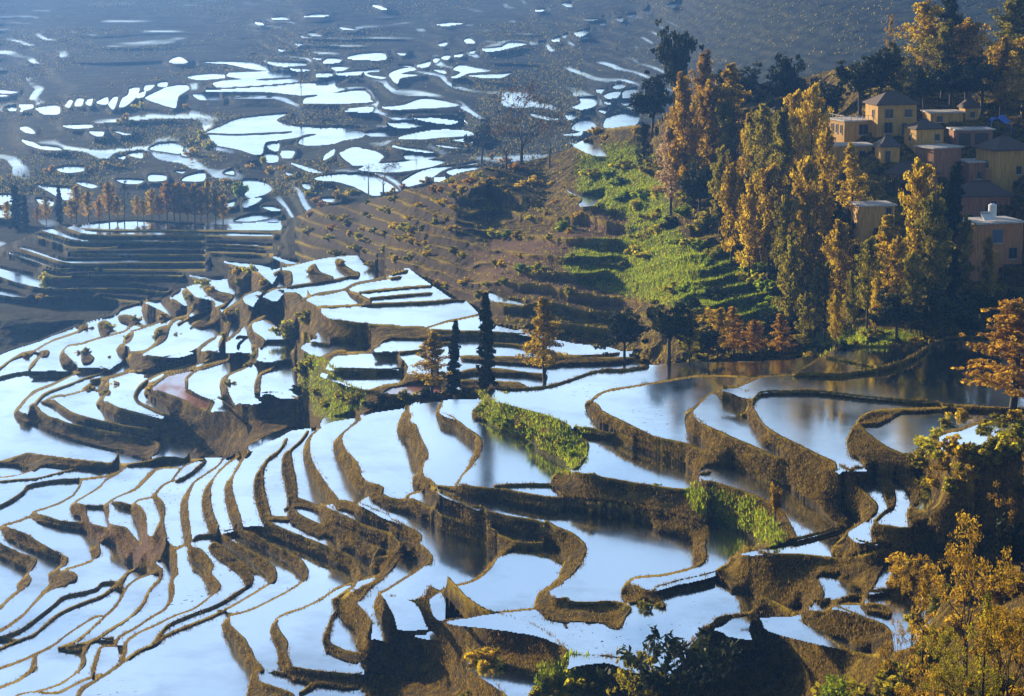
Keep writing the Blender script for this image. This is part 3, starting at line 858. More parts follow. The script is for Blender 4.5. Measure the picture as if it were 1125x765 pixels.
Z = np.where(land, ZB + rim + (rough + np.where(LAY >= 2, 1, .3) * clods) * np.clip((S - .9) / 3.5, 0, 1), ZB - np.clip(-S * .12, .02, .5))
print('heights', time.time() - T0)
# ---------------------------------------------------------------- terrain mesh: ground positions, back slopes behind every bund made real
def build_ground():
    py = PYg.copy(); z = Z.copy()
    X, Y = onplane(PXg, py, z)
    # back slope position (row j = upper/farther row; stored between j and j+1)
    rn = Y[1:]; rf = Y[:-1]
    flat_step = np.abs(onplane(PXg[1:], PYg[1:] - 1, z[1:])[1] - Y[1:])
    jump = (rf - rn > 2.2 * flat_step + .8) & (z[:-1] < z[1:] - .1)
    s0 = S[1:]; s1 = S[:-1]
    t = np.where((s0 > 0) & (s1 < 0) & (LAY[1:] == LAY[:-1]), s0 / np.maximum(s0 - s1, 1e-6), 0)
    t = np.where(jump, np.clip(t, 0, .95), 0)
    py[1:] -= t
    X, Y = onplane(PXg, py, z)
    # no overhangs: going away from the viewer the ground never comes back
    for j in range(GH - 2, -1, -1):
        b = Y[j] < Y[j + 1] + .02
        if b.any():
            k = np.where(b, (Y[j + 1] + .02) / np.maximum(Y[j], 1e-3), 1); X[j] *= k; Y[j] *= k
    WXm = (X[1:] + X[:-1]) / 2; WYm = (Y[1:] + Y[:-1]) / 2; WZm = (z[1:] + z[:-1]) / 2
    dz = z[1:] - z[:-1]
    run = np.minimum(.55 * dz + .1, (Y[:-1] - Y[1:]) * .8)
    k = (Y[1:] + run) / Y[:-1]
    WXm = np.where(jump, X[:-1] * k, WXm); WYm = np.where(jump, Y[:-1] * k, WYm); WZm = np.where(jump, z[:-1] - .12, WZm)
    V = np.zeros((GH * 2 - 1, GW, 3), np.float32)
    V[0::2, :, 0] = X; V[0::2, :, 1] = Y; V[0::2, :, 2] = z
    V[1::2, :, 0] = WXm; V[1::2, :, 1] = WYm; V[1::2, :, 2] = WZm
    return V, jump, X, Y, WXm, WYm
GV, JUMP, GXp, GYp, GWX, GWY = build_ground()
def mesh_np(name, V, Fq):
    me = bpy.data.meshes.new(name)
    me.vertices.add(len(V)); me.vertices.foreach_set('co', np.ascontiguousarray(V, np.float32).ravel())
    nq = Fq.shape[1]
    me.loops.add(len(Fq) * nq); me.loops.foreach_set('vertex_index', np.ascontiguousarray(Fq, np.int32).ravel())
    me.polygons.add(len(Fq)); me.polygons.foreach_set('loop_start', np.arange(0, len(Fq) * nq, nq, dtype=np.int32))
    me.polygons.foreach_set('use_smooth', np.ones(len(Fq), bool))
    me.update(calc_edges=True)
    return me
COL = bpy.context.scene.collection
def link(o): COL.objects.link(o); return o
def attr(me, name, a):
    at = me.attributes.new(name, 'FLOAT', 'POINT'); at.data.foreach_set('value', np.ascontiguousarray(a, np.float32).ravel())
def tag(o, label=None, cat_=None, group=None, kind=None):
    if label: o['label'] = label
    if cat_: o['category'] = cat_
    if group: o['group'] = group
    if kind: o['kind'] = kind
    return o
def ground_at(px, py):
    """the ground seen at a photo pixel"""
    j = int(np.clip(round(py - GY0), 0, GH - 1)); i = int(np.clip(round(px - GX0), 0, GW - 1))
    return Vector((float(GXp[j, i]), float(GYp[j, i]), float(GV[2 * j, i, 2])))
# ---------------------------------------------------------------- materials
def mat(name):
    m = bpy.data.materials.new(name); m.use_nodes = True
    nt = m.node_tree; nt.nodes.clear()
    return m, nt
def N(nt, t, **kw):
    n = nt.nodes.new(t)
    for k, v in kw.items():
        if k.startswith('i_'):
            key = k[2:]; key = int(key) if key.isdigit() else key.replace('_', ' ')
            n.inputs[key].default_value = v
        else: setattr(n, k, v)
    return n
def ramp(nt, stops):
    r = nt.nodes.new('ShaderNodeValToRGB'); e = r.color_ramp.elements
    while len(e) > 1: e.remove(e[-1])
    e[0].position, e[0].color = stops[0][0], (*stops[0][1], 1)
    for p, c in stops[1:]:
        x = e.new(p); x.color = (*c, 1)
    return r
def mixc(nt, fac, a, b):
    n = nt.nodes.new('ShaderNodeMix'); n.data_type = 'RGBA'; L = nt.links
    for sock, v in ((0, fac), (6, a), (7, b)):
        if hasattr(v, 'is_output'): L.new(v, n.inputs[sock])
        elif sock == 0: n.inputs[0].default_value = v
        else: n.inputs[sock].default_value = (*v, 1)
    return n.outputs[2]
def mth(nt, op, a, b=0.0, c=None):
    n = nt.nodes.new('ShaderNodeMath'); n.operation = op
    for i, v in enumerate((a, b) if c is None else (a, b, c)):
        if hasattr(v, 'is_output'): nt.links.new(v, n.inputs[i])
        else: n.inputs[i].default_value = v
    return n.outputs[0]
def noise_(nt, vec, scale, detail=5, rough=.6):
    n = N(nt, 'ShaderNodeTexNoise', i_Scale=scale, i_Detail=detail, i_Roughness=rough); nt.links.new(vec, n.inputs['Vector']); return n.outputs['Fac']
def attrf(nt, name):
    n = nt.nodes.new('ShaderNodeAttribute'); n.attribute_name = name; return n.outputs['Fac']

def ground_material():
    m, nt = mat('terrace_earth'); L = nt.links
    out = N(nt, 'ShaderNodeOutputMaterial'); b = N(nt, 'ShaderNodeBsdfPrincipled', i_Roughness=.9)
    b.inputs['Specular IOR Level'].default_value = .04
    L.new(b.outputs[0], out.inputs[0])
    pos = N(nt, 'ShaderNodeNewGeometry').outputs['Position']
    n1 = noise_(nt, pos, .55, 6, .65); n2 = noise_(nt, pos, .12, 5, .6); n3 = noise_(nt, pos, 2.6, 4, .7); n4 = noise_(nt, pos, .035, 4, .55)
    grass = ramp(nt, [(.30, (.010, .008, .004)), (.42, (.032, .021, .004)), (.52, (.095, .062, .006)), (.62, (.24, .16, .010)), (.75, (.12, .085, .007))]); L.new(n1, grass.inputs[0])
    soil = ramp(nt, [(.3, (.018, .013, .009)), (.5, (.042, .028, .017)), (.7, (.085, .057, .034))]); L.new(n1, soil.inputs[0])
    green = ramp(nt, [(.3, (.012, .02, .005)), (.45, (.05, .075, .008)), (.57, (.14, .19, .012)), (.72, (.26, .30, .02))]); L.new(n3, green.inputs[0])
    field = ramp(nt, [(.3, (.075, .042, .03)), (.5, (.14, .08, .055)), (.7, (.19, .115, .08))]); L.new(n3, field.inputs[0])
    far = ramp(nt, [(.3, (.008, .014, .010)), (.48, (.018, .027, .016)), (.6, (.036, .040, .022)), (.75, (.075, .062, .028))]); L.new(n2, far.inputs[0])
    sep = N(nt, 'ShaderNodeSeparateXYZ'); L.new(pos, sep.inputs[0])
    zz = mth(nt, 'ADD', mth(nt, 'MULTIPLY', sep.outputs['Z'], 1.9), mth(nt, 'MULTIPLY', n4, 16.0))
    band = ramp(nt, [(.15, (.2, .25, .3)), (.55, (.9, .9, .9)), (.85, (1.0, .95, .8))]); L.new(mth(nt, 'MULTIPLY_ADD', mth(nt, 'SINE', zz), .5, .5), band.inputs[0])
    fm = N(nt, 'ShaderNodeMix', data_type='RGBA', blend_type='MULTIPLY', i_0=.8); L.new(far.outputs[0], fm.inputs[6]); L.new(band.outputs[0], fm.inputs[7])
    msk = ramp(nt, [(.40, (0, 0, 0)), (.60, (1, 1, 1))]); L.new(n2, msk.inputs[0])
    c = mixc(nt, mth(nt, 'MULTIPLY', msk.outputs[0], .6), grass.outputs[0], soil.outputs[0])
    c = mixc(nt, attrf(nt, 'soil'), c, field.outputs[0])
    g_ = mth(nt, 'MULTIPLY', attrf(nt, 'lush'), 1.0)
    gm = mth(nt, 'SMOOTH_MIN', mth(nt, 'MAXIMUM', mth(nt, 'MULTIPLY_ADD', n1, 2.5, -1.15), mth(nt, 'SUBTRACT', g_, .35)), 1.0, )
    gm = mth(nt, 'MULTIPLY', mth(nt, 'MAXIMUM', mth(nt, 'MINIMUM', mth(nt, 'MULTIPLY_ADD', n2, 3.0, -.95), 1.0), 0.0), g_)
    c = mixc(nt, gm, c, green.outputs[0])
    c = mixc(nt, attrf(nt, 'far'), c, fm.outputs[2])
    rimc = mixc(nt, n3, (.17, .12, .008), (.50, .36, .02))  # golden grass on bund tops and step edges, coloured brighter as if sunlit
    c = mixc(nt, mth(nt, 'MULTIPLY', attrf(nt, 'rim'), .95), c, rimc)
    mud_shade = mixc(nt, n3, (.022, .016, .011), (.065, .046, .03))  # dark tone for wet mud at bank feet and for painted riser shade
    c = mixc(nt, attrf(nt, 'mud_shade'), c, mud_shade)
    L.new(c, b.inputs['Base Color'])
    wetb = N(nt, 'ShaderNodeBsdfPrincipled', i_Roughness=.08, i_Metallic=1.0); wetb.inputs['Base Color'].default_value = (.85, .9, 1, 1)
    wm = N(nt, 'ShaderNodeMixShader'); L.new(mth(nt, 'MULTIPLY', attrf(nt, 'wet'), .75), wm.inputs[0]); L.new(b.outputs[0], wm.inputs[1]); L.new(wetb.outputs[0], wm.inputs[2]); L.new(wm.outputs[0], out.inputs[0])
    bp = N(nt, 'ShaderNodeBump', i_Strength=.9, i_Distance=.5)
    n5 = noise_(nt, pos, 7.0, 3, .7)
    h = mth(nt, 'ADD', mth(nt, 'MULTIPLY_ADD', n5, .25, mth(nt, 'MULTIPLY', n1, 1.0)), mth(nt, 'MULTIPLY', n3, .6))
    L.new(h, bp.inputs['Height']); L.new(bp.outputs[0], b.inputs['Normal'])
    return m
def water_material(name, algae=None, film=.0):
    m, nt = mat(name); L = nt.links
    out = N(nt, 'ShaderNodeOutputMaterial')
    pos = N(nt, 'ShaderNodeNewGeometry').outputs['Position']
    mp = N(nt, 'ShaderNodeMapping'); mp.inputs['Scale'].default_value = (1, .45, 1); L.new(pos, mp.inputs[0])
    n1 = noise_(nt, mp.outputs[0], .22, 4, .55); n2 = noise_(nt, mp.outputs[0], 2.2, 3, .6)
    gl = N(nt, 'ShaderNodeBsdfAnisotropic', i_Roughness=.035) if False else N(nt, 'ShaderNodeBsdfPrincipled', i_Roughness=.11, i_Metallic=1.0)
    gl.inputs['Base Color'].default_value = (.80, .90, 1.0, 1)
    deep = N(nt, 'ShaderNodeBsdfPrincipled', i_Roughness=.06, i_IOR=1.33); deep.inputs['Base Color'].default_value = (.022, .022, .016, 1)
    bp = N(nt, 'ShaderNodeBump', i_Strength=.10, i_Distance=.12)
    L.new(mth(nt, 'ADD', mth(nt, 'MULTIPLY', n1, 1.2), mth(nt, 'MULTIPLY', n2, .12)), bp.inputs['Height']); rr = ramp(nt, [(.35, (.05, .05, .05)), (.65, (.2, .2, .2))]); L.new(noise_(nt, mp.outputs[0], .06, 4, .6), rr.inputs[0]); L.new(rr.outputs[0], gl.inputs['Roughness']); L.new(bp.outputs[0], gl.inputs['Normal']); L.new(bp.outputs[0], deep.inputs['Normal'])
    sh = ramp(nt, [(.50, (.86, .86, .86)), (.72, (.55, .55, .55))]); L.new(noise_(nt, pos, .07, 5, .62), sh.inputs[0])
    b = N(nt, 'ShaderNodeMixShader'); L.new(sh.outputs[0], b.inputs[0]); L.new(deep.outputs[0], b.inputs[1]); L.new(gl.outputs[0], b.inputs[2])
    mudd = N(nt, 'ShaderNodeBsdfPrincipled', i_Roughness=.5)
    if algae:
        r = ramp(nt, [(.42, (0, 0, 0)), (.55, (1, 1, 1))]); L.new(noise_(nt, mp.outputs[0], .09, 4, .6), r.inputs[0])
        mudd.inputs['Base Color'].default_value = (*algae, 1); fac = mth(nt, 'MULTIPLY', r.outputs[0], .0); fac = mth(nt, 'MULTIPLY_ADD', r.outputs[0], .6, film)
    else:
        # sparse floating weed
        r = ramp(nt, [(.66, (0, 0, 0)), (.70, (1, 1, 1))]); L.new(noise_(nt, pos, 1.6, 2, .5), r.inputs[0])
        r2 = ramp(nt, [(.56, (0, 0, 0)), (.63, (1, 1, 1))]); L.new(noise_(nt, pos, .045, 3, .5), r2.inputs[0])
        mudd.inputs['Base Color'].default_value = (.03, .03, .02, 1); fac = mth(nt, 'MULTIPLY', r.outputs[0], r2.outputs[0])
    mx = N(nt, 'ShaderNodeMixShader'); L.new(fac, mx.inputs[0]); L.new(b.outputs[0], mx.inputs[1]); L.new(mudd.outputs[0], mx.inputs[2])
    L.new(mx.outputs[0], out.inputs[0])
    return m
WATER_METAL = .8
M_GROUND = ground_material(); M_WATER = water_material('pond_water'); M_PINK = water_material('pond_water_red_weed', (.42, .15, .10), .45); M_RED = water_material('red_weed_pond', (.40, .11, .05), .5)

# ---------------------------------------------------------------- ground sheet
def region(polys, soft=6):
    a = np.zeros((GH, GW))
    for t in polys:
        f = fill_poly(cat(nums(t), True))
        m, y0, y1, x0, x1 = f; a[y0:y1, x0:x1][m] = 1
    for ax in (0, 1):
        k = np.ones(soft * 2 + 1) / (soft * 2 + 1)
        a = np.apply_along_axis(lambda v: np.convolve(v, k, 'same'), ax, a)
    return a
LUSH = region(["524,432 540,432 560,440 600,448 645,475 640,510 615,520 560,490 530,470 520,450", "750,530 785,540 832,552 862,590 846,602 800,582 765,560",
  "640,170 700,160 730,200 745,260 800,280 850,330 870,350 840,360 760,340 720,330 640,310 620,290 640,270 680,265 690,240 640,215", "590,735 630,728 670,745 690,765 600,770", "890,370 960,365 1010,370 1000,384 880,392","330,400 350,395 400,430 380,460 340,450"])
SOIL = region(["510,275 560,262 600,258 660,232 698,240 695,262 640,285 640,310 700,330 690,345 600,330 540,312 510,300", "460,300 500,300 515,325 480,318", "60,560 150,570 180,590 170,615 140,620 100,590"])
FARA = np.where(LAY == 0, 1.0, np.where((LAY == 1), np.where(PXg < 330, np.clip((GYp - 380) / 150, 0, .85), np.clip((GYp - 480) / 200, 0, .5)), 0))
mud_shade = np.clip(1 - np.abs(S - .2) / 1.6, 0, 1) * .8 * ((dn <= 4) & (gcol > 8))  # wet mud along bank feet; painted riser shade shares its attribute
LUSH = LUSH * np.where(LAY == 3, .45 + .75 * np.clip(fbm(WX / 5, WY / 7, 93, 3) + .3, 0, 1), 1)
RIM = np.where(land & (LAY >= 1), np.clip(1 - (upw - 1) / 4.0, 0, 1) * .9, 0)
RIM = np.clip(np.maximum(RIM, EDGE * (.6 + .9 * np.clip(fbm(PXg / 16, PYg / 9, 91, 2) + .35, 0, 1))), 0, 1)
def ground_mesh():
    idx = np.arange((GH * 2 - 1) * GW).reshape(GH * 2 - 1, GW)
    Fq = np.stack([idx[1:, :-1], idx[1:, 1:], idx[:-1, 1:], idx[:-1, :-1]], -1).reshape(-1, 4)
    me = mesh_np('terraced_hillside', GV.reshape(-1, 3), Fq)
    def two(a):
        o = np.zeros((GH * 2 - 1, GW)); o[0::2] = a; o[1::2] = (a[1:] + a[:-1]) / 2; return o
    attr(me, 'lush', two(LUSH)); attr(me, 'soil', two(SOIL)); attr(me, 'far', two(FARA)); attr(me, 'wet', two(WET)); attr(me, 'rim', two(RIM)); attr(me, 'mud_shade', two(np.maximum(np.where(S < 1.8, mud_shade, 0), RISER_SHADE * .95)))
    me.materials.append(M_GROUND)
    return me
tag(link(bpy.data.objects.new('terraced_hillside', ground_mesh())), kind='structure')
# the country beyond the picture's edges
def outer_hills():
    rows = np.arange(0, GH, 6); rows[-1] = GH - 3; cols = np.arange(2, GW - 2, 12); cols[-1] = GW - 3
    P0 = GV[0::2][rows][:, cols].astype(float)
    ks = np.array([.012, .03, .06, .11, .2, .36, .65])
    def side(c, sg):
        e = P0[:, c]; out = []
        for k in ks:
            q = e.copy(); q[:, 0] += sg * k * e[:, 1]; q[:, 2] += 6 * k / .2 * fbm(q[:, 0] / 60, q[:, 1] / 60, 5, 3) * np.clip(e[:, 1] / 400, .3, 2); out.append(q)
        return out
    L_ = side(0, -1)[::-1]; R_ = side(-1, 1)
    low = lambda a: a - np.array([0, 0, .7])
    G = np.stack([*L_, low(P0[:, 0]), *[low(P0[:, i]) for i in range(1, P0.shape[1])], *R_], 1)
    top, bot = G[0], G[-1]
    far_ = []
    for f_, dz in ((1.12, 4), (1.35, -40), (1.9, -160)):
        q = top.copy(); q[:, :2] *= f_; q[:, 2] += dz; far_.append(q)
    near_ = []
    for f_ in (.85, .65, .45, .25, .1):
        q = bot.copy(); q[:, :2] *= f_; q[:, 2] = bot[:, 2] * f_ + 90 * (1 - f_) - 2; near_.append(q)
    nl = len(L_)
    G = np.concatenate([np.stack(far_[::-1]), G, np.stack(near_)], 0)
    nr, nc = G.shape[:2]; idx = np.arange(nr * nc).reshape(nr, nc)
    keep = np.ones((nr - 1, nc - 1), bool); keep[len(far_):len(far_) + len(rows) - 1, nl:nl + P0.shape[1] - 1] = False
    a, b = np.nonzero(keep)
    Fq = np.stack([idx[a + 1, b], idx[a + 1, b + 1], idx[a, b + 1], idx[a, b]], -1)
    me = mesh_np('outer_hills', G.reshape(-1, 3), Fq)
    attr(me, 'far', np.clip((G[..., 1] - 380) / 150, 0, 1)); me.materials.append(M_GROUND)
    return me
tag(link(bpy.data.objects.new('outer_hills', outer_hills())), kind='structure')
# ---------------------------------------------------------------- pools: one level sheet each
PINKS = [(186, 420), (221, 440), (190, 447), (210, 443), (172, 432), (222, 393)]
REDS = [(454, 429)]
def lab_at(p): return LAB[int(p[1] - GY0), int(p[0] - GX0)]
pink = {lab_at(p) for p in PINKS}; red = {lab_at(p) for p in REDS}
for k in range(1, NP_ + 1):
    ys, xs = np.nonzero(LAB == k)
    y0, y1, x0, x1 = max(ys.min() - 3, 0), min(ys.max() + 4, GH), max(xs.min() - 3, 0), min(xs.max() + 4, GW)
    m = LAB[y0:y1, x0:x1] == k
    d = m.copy()
    d[1:] |= m[:-1]; d[:-1] |= m[1:]; d2 = d.copy(); d2[:, 1:] |= d[:, :-1]; d2[:, :-1] |= d[:, 1:]; d = d2
    X, Y = onplane(PXg[y0:y1, x0:x1], PYg[y0:y1, x0:x1], pz[k])
    # the part of the sheet hidden behind a nearer bund
    J = np.zeros((GH, GW), bool); 
    jj = np.zeros_like(d); jj[1:] = JUMP[max(y0, 0):y1 - 1, x0:x1] & m[:-1]
    kx = np.zeros_like(X); kx[1:] = GWY[y0:y1 - 1, x0:x1] / np.maximum(Y[:-1], 1e-3); jj &= kx > .965
    X[1:] = np.where(jj[1:], X[:-1] * kx[1:], X[1:]); Y[1:] = np.where(jj[1:], Y[:-1] * kx[1:], Y[1:])
    q = d[1:, 1:] & d[1:, :-1] & d[:-1, 1:] & d[:-1, :-1]
    idx = -np.ones(d.shape, np.int64); idx[d] = np.arange(d.sum())
    a, b = np.nonzero(q)
    if len(a) == 0: continue
    Fq = np.stack([idx[a + 1, b], idx[a + 1, b + 1], idx[a, b + 1], idx[a, b]], -1)
    V = np.stack([X[d], Y[d], np.full(d.sum(), pz[k])], -1)
    me = mesh_np('paddy_water', V, Fq); me.materials.append(M_PINK if k in pink else M_RED if k in red else M_WATER)
    tag(link(bpy.data.objects.new('paddy_water', me)), kind='structure')
print('ground', time.time() - T0)
# ---------------------------------------------------------------- plants
def leaf_material(name, cols, trans=.66, rough=.6):
    m, nt = mat(name); L = nt.links
    out = N(nt, 'ShaderNodeOutputMaterial')
    at = nt.nodes.new('ShaderNodeAttribute'); at.attribute_name = 'tint'
    oi = N(nt, 'ShaderNodeObjectInfo')
    v = mth(nt, 'ADD', mth(nt, 'MULTIPLY', at.outputs['Fac'], .8), mth(nt, 'MULTIPLY', oi.outputs['Random'], .28))
    r = ramp(nt, [(i / (len(cols) - 1), c) for i, c in enumerate(cols)]); L.new(v, r.inputs[0])
    d = N(nt, 'ShaderNodeBsdfPrincipled', i_Roughness=rough); d.inputs['Specular IOR Level'].default_value = .08; L.new(r.outputs[0], d.inputs['Base Color'])
    t = N(nt, 'ShaderNodeBsdfTranslucent'); L.new(r.outputs[0], t.inputs['Color'])
    mx = N(nt, 'ShaderNodeMixShader', i_0=trans); L.new(d.outputs[0], mx.inputs[1]); L.new(t.outputs[0], mx.inputs[2]); L.new(mx.outputs[0], out.inputs[0])
    return m
def bark_material(name, a, b):
    m, nt = mat(name); out = N(nt, 'ShaderNodeOutputMaterial'); p = N(nt, 'ShaderNodeBsdfPrincipled', i_Roughness=.9)
    pos = N(nt, 'ShaderNodeTexCoord').outputs['Object']
    nt.links.new(mixc(nt, noise_(nt, pos, 3.0, 4), a, b), p.inputs['Base Color']); nt.links.new(p.outputs[0], out.inputs[0]); return m
M_LEAF = {
 'golden': leaf_material('golden_leaves', [(.11, .072, .006), (.33, .215, .010), (.55, .39, .014), (.72, .55, .03)]),
 'olive': leaf_material('olive_leaves', [(.05, .05, .006), (.16, .145, .012), (.32, .27, .016), (.46, .37, .03)]),
 'rust': leaf_material('rust_leaves', [(.09, .05, .007), (.26, .155, .013), (.43, .275, .018), (.56, .38, .035)]),
 'orange': leaf_material('orange_leaves', [(.13, .065, .006), (.34, .18, .012), (.50, .29, .018), (.60, .39, .035)]),
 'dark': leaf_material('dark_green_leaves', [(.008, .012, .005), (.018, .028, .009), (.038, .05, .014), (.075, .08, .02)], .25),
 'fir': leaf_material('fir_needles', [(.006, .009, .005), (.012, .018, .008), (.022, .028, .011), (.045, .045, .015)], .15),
 'green': leaf_material('fresh_green_leaves', [(.03, .05, .004), (.12, .18, .01), (.27, .36, .015), (.42, .48, .03)], .65),
 'yellow': leaf_material('yellow_green_leaves', [(.08, .075, .006), (.26, .24, .015), (.45, .41, .02), (.58, .52, .04)], .65),
 'pale': leaf_material('pale_cream_leaves', [(.20, .12, .05), (.38, .25, .11), (.5, .36, .18), (.6, .45, .26)], .5),
 'twig': leaf_material('dry_reddish_twigs', [(.05, .03, .022), (.10, .06, .045), (.15, .09, .065), (.2, .12, .08)], .2),
 'drygrass': leaf_material('dry_bank_grass', [(.05, .037, .01), (.15, .10, .02), (.26, .17, .03), (.38, .27, .06)], .4),
}
M_BARK = bark_material('dark_bark', (.018, .013, .009), (.06, .042, .028)); M_PALEBARK = bark_material('grey_bark', (.05, .042, .034), (.13, .11, .09))
def tube(path, radii, sides=5):
    """tapered tube along a path -> verts, quads"""
    path = [Vector(p) for p in path]; V = []; Q = []
    for i, p in enumerate(path):
        t = (path[min(i + 1, len(path) - 1)] - path[max(i - 1, 0)]).normalized()
        a = t.orthogonal().normalized() if abs(t.z) < .95 else Vector((1, 0, 0)); a = (a - t * a.dot(t)).normalized(); b = t.cross(a)
        for k in range(sides):
            an = 2 * math.pi * k / sides; V.append(p + (a * math.cos(an) + b * math.sin(an)) * radii[i])
    for i in range(len(path) - 1):
        for k in range(sides):
            Q.append((i * sides + k, i * sides + (k + 1) % sides, (i + 1) * sides + (k + 1) % sides, (i + 1) * sides + k))
    return V, Q
class MB:
    def __init__(s): s.V = []; s.Q = []; s.T = []
    def add(s, V, Q):
        o = len(s.V); s.V += [tuple(v) for v in V]; s.Q += [tuple(i + o for i in q) for q in Q]
    def tube(s, path, radii, sides=5): s.add(*tube(path, radii, sides))
    def mesh(s, name, m, smooth=True):
        me = bpy.data.meshes.new(name); me.from_pydata(s.V, [], s.Q)
        for p in me.polygons: p.use_smooth = smooth
        me.materials.append(m); me.update(); return me
def leaves_mesh(name, C, size, m, rng, aspect=1.5, up=.25, tint=None, shape='quad'):
    n = len(C); nr = rng.normal(size=(n, 3)); nr[:, 2] = nr[:, 2] * .8 + up; nr /= np.linalg.norm(nr, axis=1)[:, None]
    a = np.cross(nr, rng.normal(size=(n, 3))); a /= np.linalg.norm(a, axis=1)[:, None] + 1e-9; b = np.cross(nr, a)
    s = size * rng.uniform(.6, 1.35, n)[:, None]
    u = a * s * .5 * aspect; v = b * s * .5
    V = np.stack([C - u, C - v * .9 + u * .1, C + u, C + v * .9 + u * .1], 1).reshape(-1, 3)
    Fq = np.arange(n * 4).reshape(n, 4)
    me = mesh_np(name, V, Fq); me.polygons.foreach_set('use_smooth', np.zeros(n, bool))
    if tint is None: tint = rng.uniform(0, 1, n)
    attr(me, 'tint', np.repeat(tint, 4)); me.materials.append(m); return me
def limb(mb, rng, p, d, ln, r0, bend=.15, seg=4, sides=4):
    path = [Vector(p)]; d = Vector(d).normalized()
    for k in range(seg):
        d = (d + Vector(rng.normal(size=3)) * bend).normalized(); path.append(path[-1] + d * (ln / seg))
    mb.tube(path, [r0 * (1 - .85 * k / seg) for k in range(seg + 1)], sides); return path
def clump(rng, c, r, n, flat=.75):
    q = rng.normal(size=(n, 3)); q /= np.linalg.norm(q, axis=1)[:, None]; q *= (rng.uniform(0, 1, n) ** .45)[:, None] * r; q[:, 2] *= flat
    return np.array(c) + q
def make_tree(kind, seed, leaf, nleaf=1.0):
    """returns (trunk mesh, crown mesh or None) for a tree about 1 unit = real metres, height h0"""
    rng = np.random.default_rng(seed); mb = MB(); C = []; T = []; h = 12.0; size = .42; aspect = 1.5; up = .3
    def put(c, r, n, flat=.75):
        q = clump(rng, c, r, max(1, int(n * nleaf)), flat); C.append(q)
        T.append(np.clip(rng.uniform(.05, .75) + rng.uniform(-.25, .25, len(q)), 0, 1))
    lean = rng.normal(size=2) * .35
    if kind in ('tall', 'cone', 'fir', 'sparse'):
        tp = [(lean[0] * t * t + .12 * math.sin(4 * t + seed), lean[1] * t * t, h * t * .98) for t in np.linspace(-.04, 1, 9)]
        mb.tube(tp, [.26 * (1 - .88 * t) + .015 for t in np.linspace(0, 1, 9)], 6)
        trunk = lambda t: Vector((lean[0] * t * t + .12 * math.sin(4 * t + seed), lean[1] * t * t, h * t * .98))
        nb = {'tall': 46, 'cone': 54, 'fir': 84, 'sparse': 30}[kind]
        for i in range(nb):
            lo = {'tall': .22, 'cone': .24, 'fir': .06, 'sparse': .3}[kind]
            t = lo + (1 - lo) * ((i + rng.uniform(0, 1)) / nb) ** (.9); u = (t - lo) / (1 - lo)
            if kind == 'tall': ln = (.9 + 2.3 * math.sin(min(1, u * .92 + .14) * math.pi) ** .7) * rng.uniform(.45, 1.3); el = .35 + .6 * u
            elif kind == 'cone': ln = (3.1 * (1 - u) ** .85 + .25) * rng.uniform(.65, 1.15); el = .1 + .35 * u
            elif kind == 'fir': ln = (1.45 * (1 - u) ** .6 + .12) * rng.uniform(.6, 1.2); el = -.15 + .4 * u
            else: ln = (.6 + 2.3 * math.sin(min(1, u + .15) * math.pi)) * rng.uniform(.5, 1.2); el = .5 + .3 * u
            az = i * 2.4 + rng.uniform(-.5, .5); d = Vector((math.cos(az) * math.cos(el), math.sin(az) * math.cos(el), math.sin(el)))
            p = limb(mb, rng, trunk(t), d, ln, .075 * (1 - .6 * u), .16, 3, 4)
            if kind == 'fir':
                for q in p[1:]: put(q, .3 + ln * .12, 22, .6)
            elif kind == 'sparse':
                for q in p[2:]: put(q, .5, 22, .7)
            else:
                for k, q in enumerate(p[1:]): put(q, .36 + .16 * ln * (1.1 - .2 * k), 44 if kind == 'tall' else 38, .5 if kind == 'cone' else .7)
        size = {'tall': .25, 'cone': .23, 'fir': .28, 'sparse': .2}[kind]
        if kind == 'fir': up = 0; aspect = 2.2
    elif kind == 'round':
        tp = [(lean[0] * t, lean[1] * t, h * t * .5) for t in np.linspace(-.08, 1, 5)]; mb.tube(tp, [.34, .3, .27, .24, .2], 6)
        for i in range(13):
            az = i * 2.4 + rng.uniform(-.4, .4); el = rng.uniform(.35, 1.35); ln = rng.uniform(2.6, 5.2) * (.75 + .35 * math.sin(el))
            t = rng.uniform(.55, 1); st = Vector((lean[0] * t, lean[1] * t, h * t * .5))
            p = limb(mb, rng, st, (math.cos(az) * math.cos(el), math.sin(az) * math.cos(el), math.sin(el)), ln, .14, .18, 4, 5)
            for q in p[2:]:
                put(q, rng.uniform(.8, 1.35), 75, .72)
                for s in range(2):
                    o = Vector(rng.normal(size=3)) * .9; limb(mb, rng, q, o, 1.1, .035, .2, 2, 3); put(q + o, rng.uniform(.45, .8), 34, .7)
        size = .36
    elif kind in ('bare', 'feather'):
        def rec(p, d, ln, r, depth):
            path = limb(mb, rng, p, d, ln, r, .13, 3, 5 if depth < 2 else 3); e = path[-1]; dd = (path[-1] - path[-2]).normalized()
            if depth >= (5 if kind == 'bare' else 4):
                put(e, .55 if kind == 'feather' else .35, 30 if kind == 'feather' else 3, .8); return
            for k in range(3 if depth < 3 else 2 + int(rng.uniform(0, 2))):
                ax = Vector(rng.normal(size=3)).cross(dd).normalized(); an = rng.uniform(.3, .75)
                nd = (dd * math.cos(an) + ax * math.sin(an) + Vector((0, 0, .12))).normalized()
                q = path[-1] if k == 0 else path[int(rng.integers(2, 4))]
                rec(q, nd, ln * rng.uniform(.62, .8), r * .58, depth + 1)
            if kind == 'feather' and depth >= 2: put(path[1], .45, 16)
        base = [(0, 0, -.5), (.05, 0, h * .12), (0, .05, h * .26)]; mb.tube(base, [.3, .25, .2], 6)
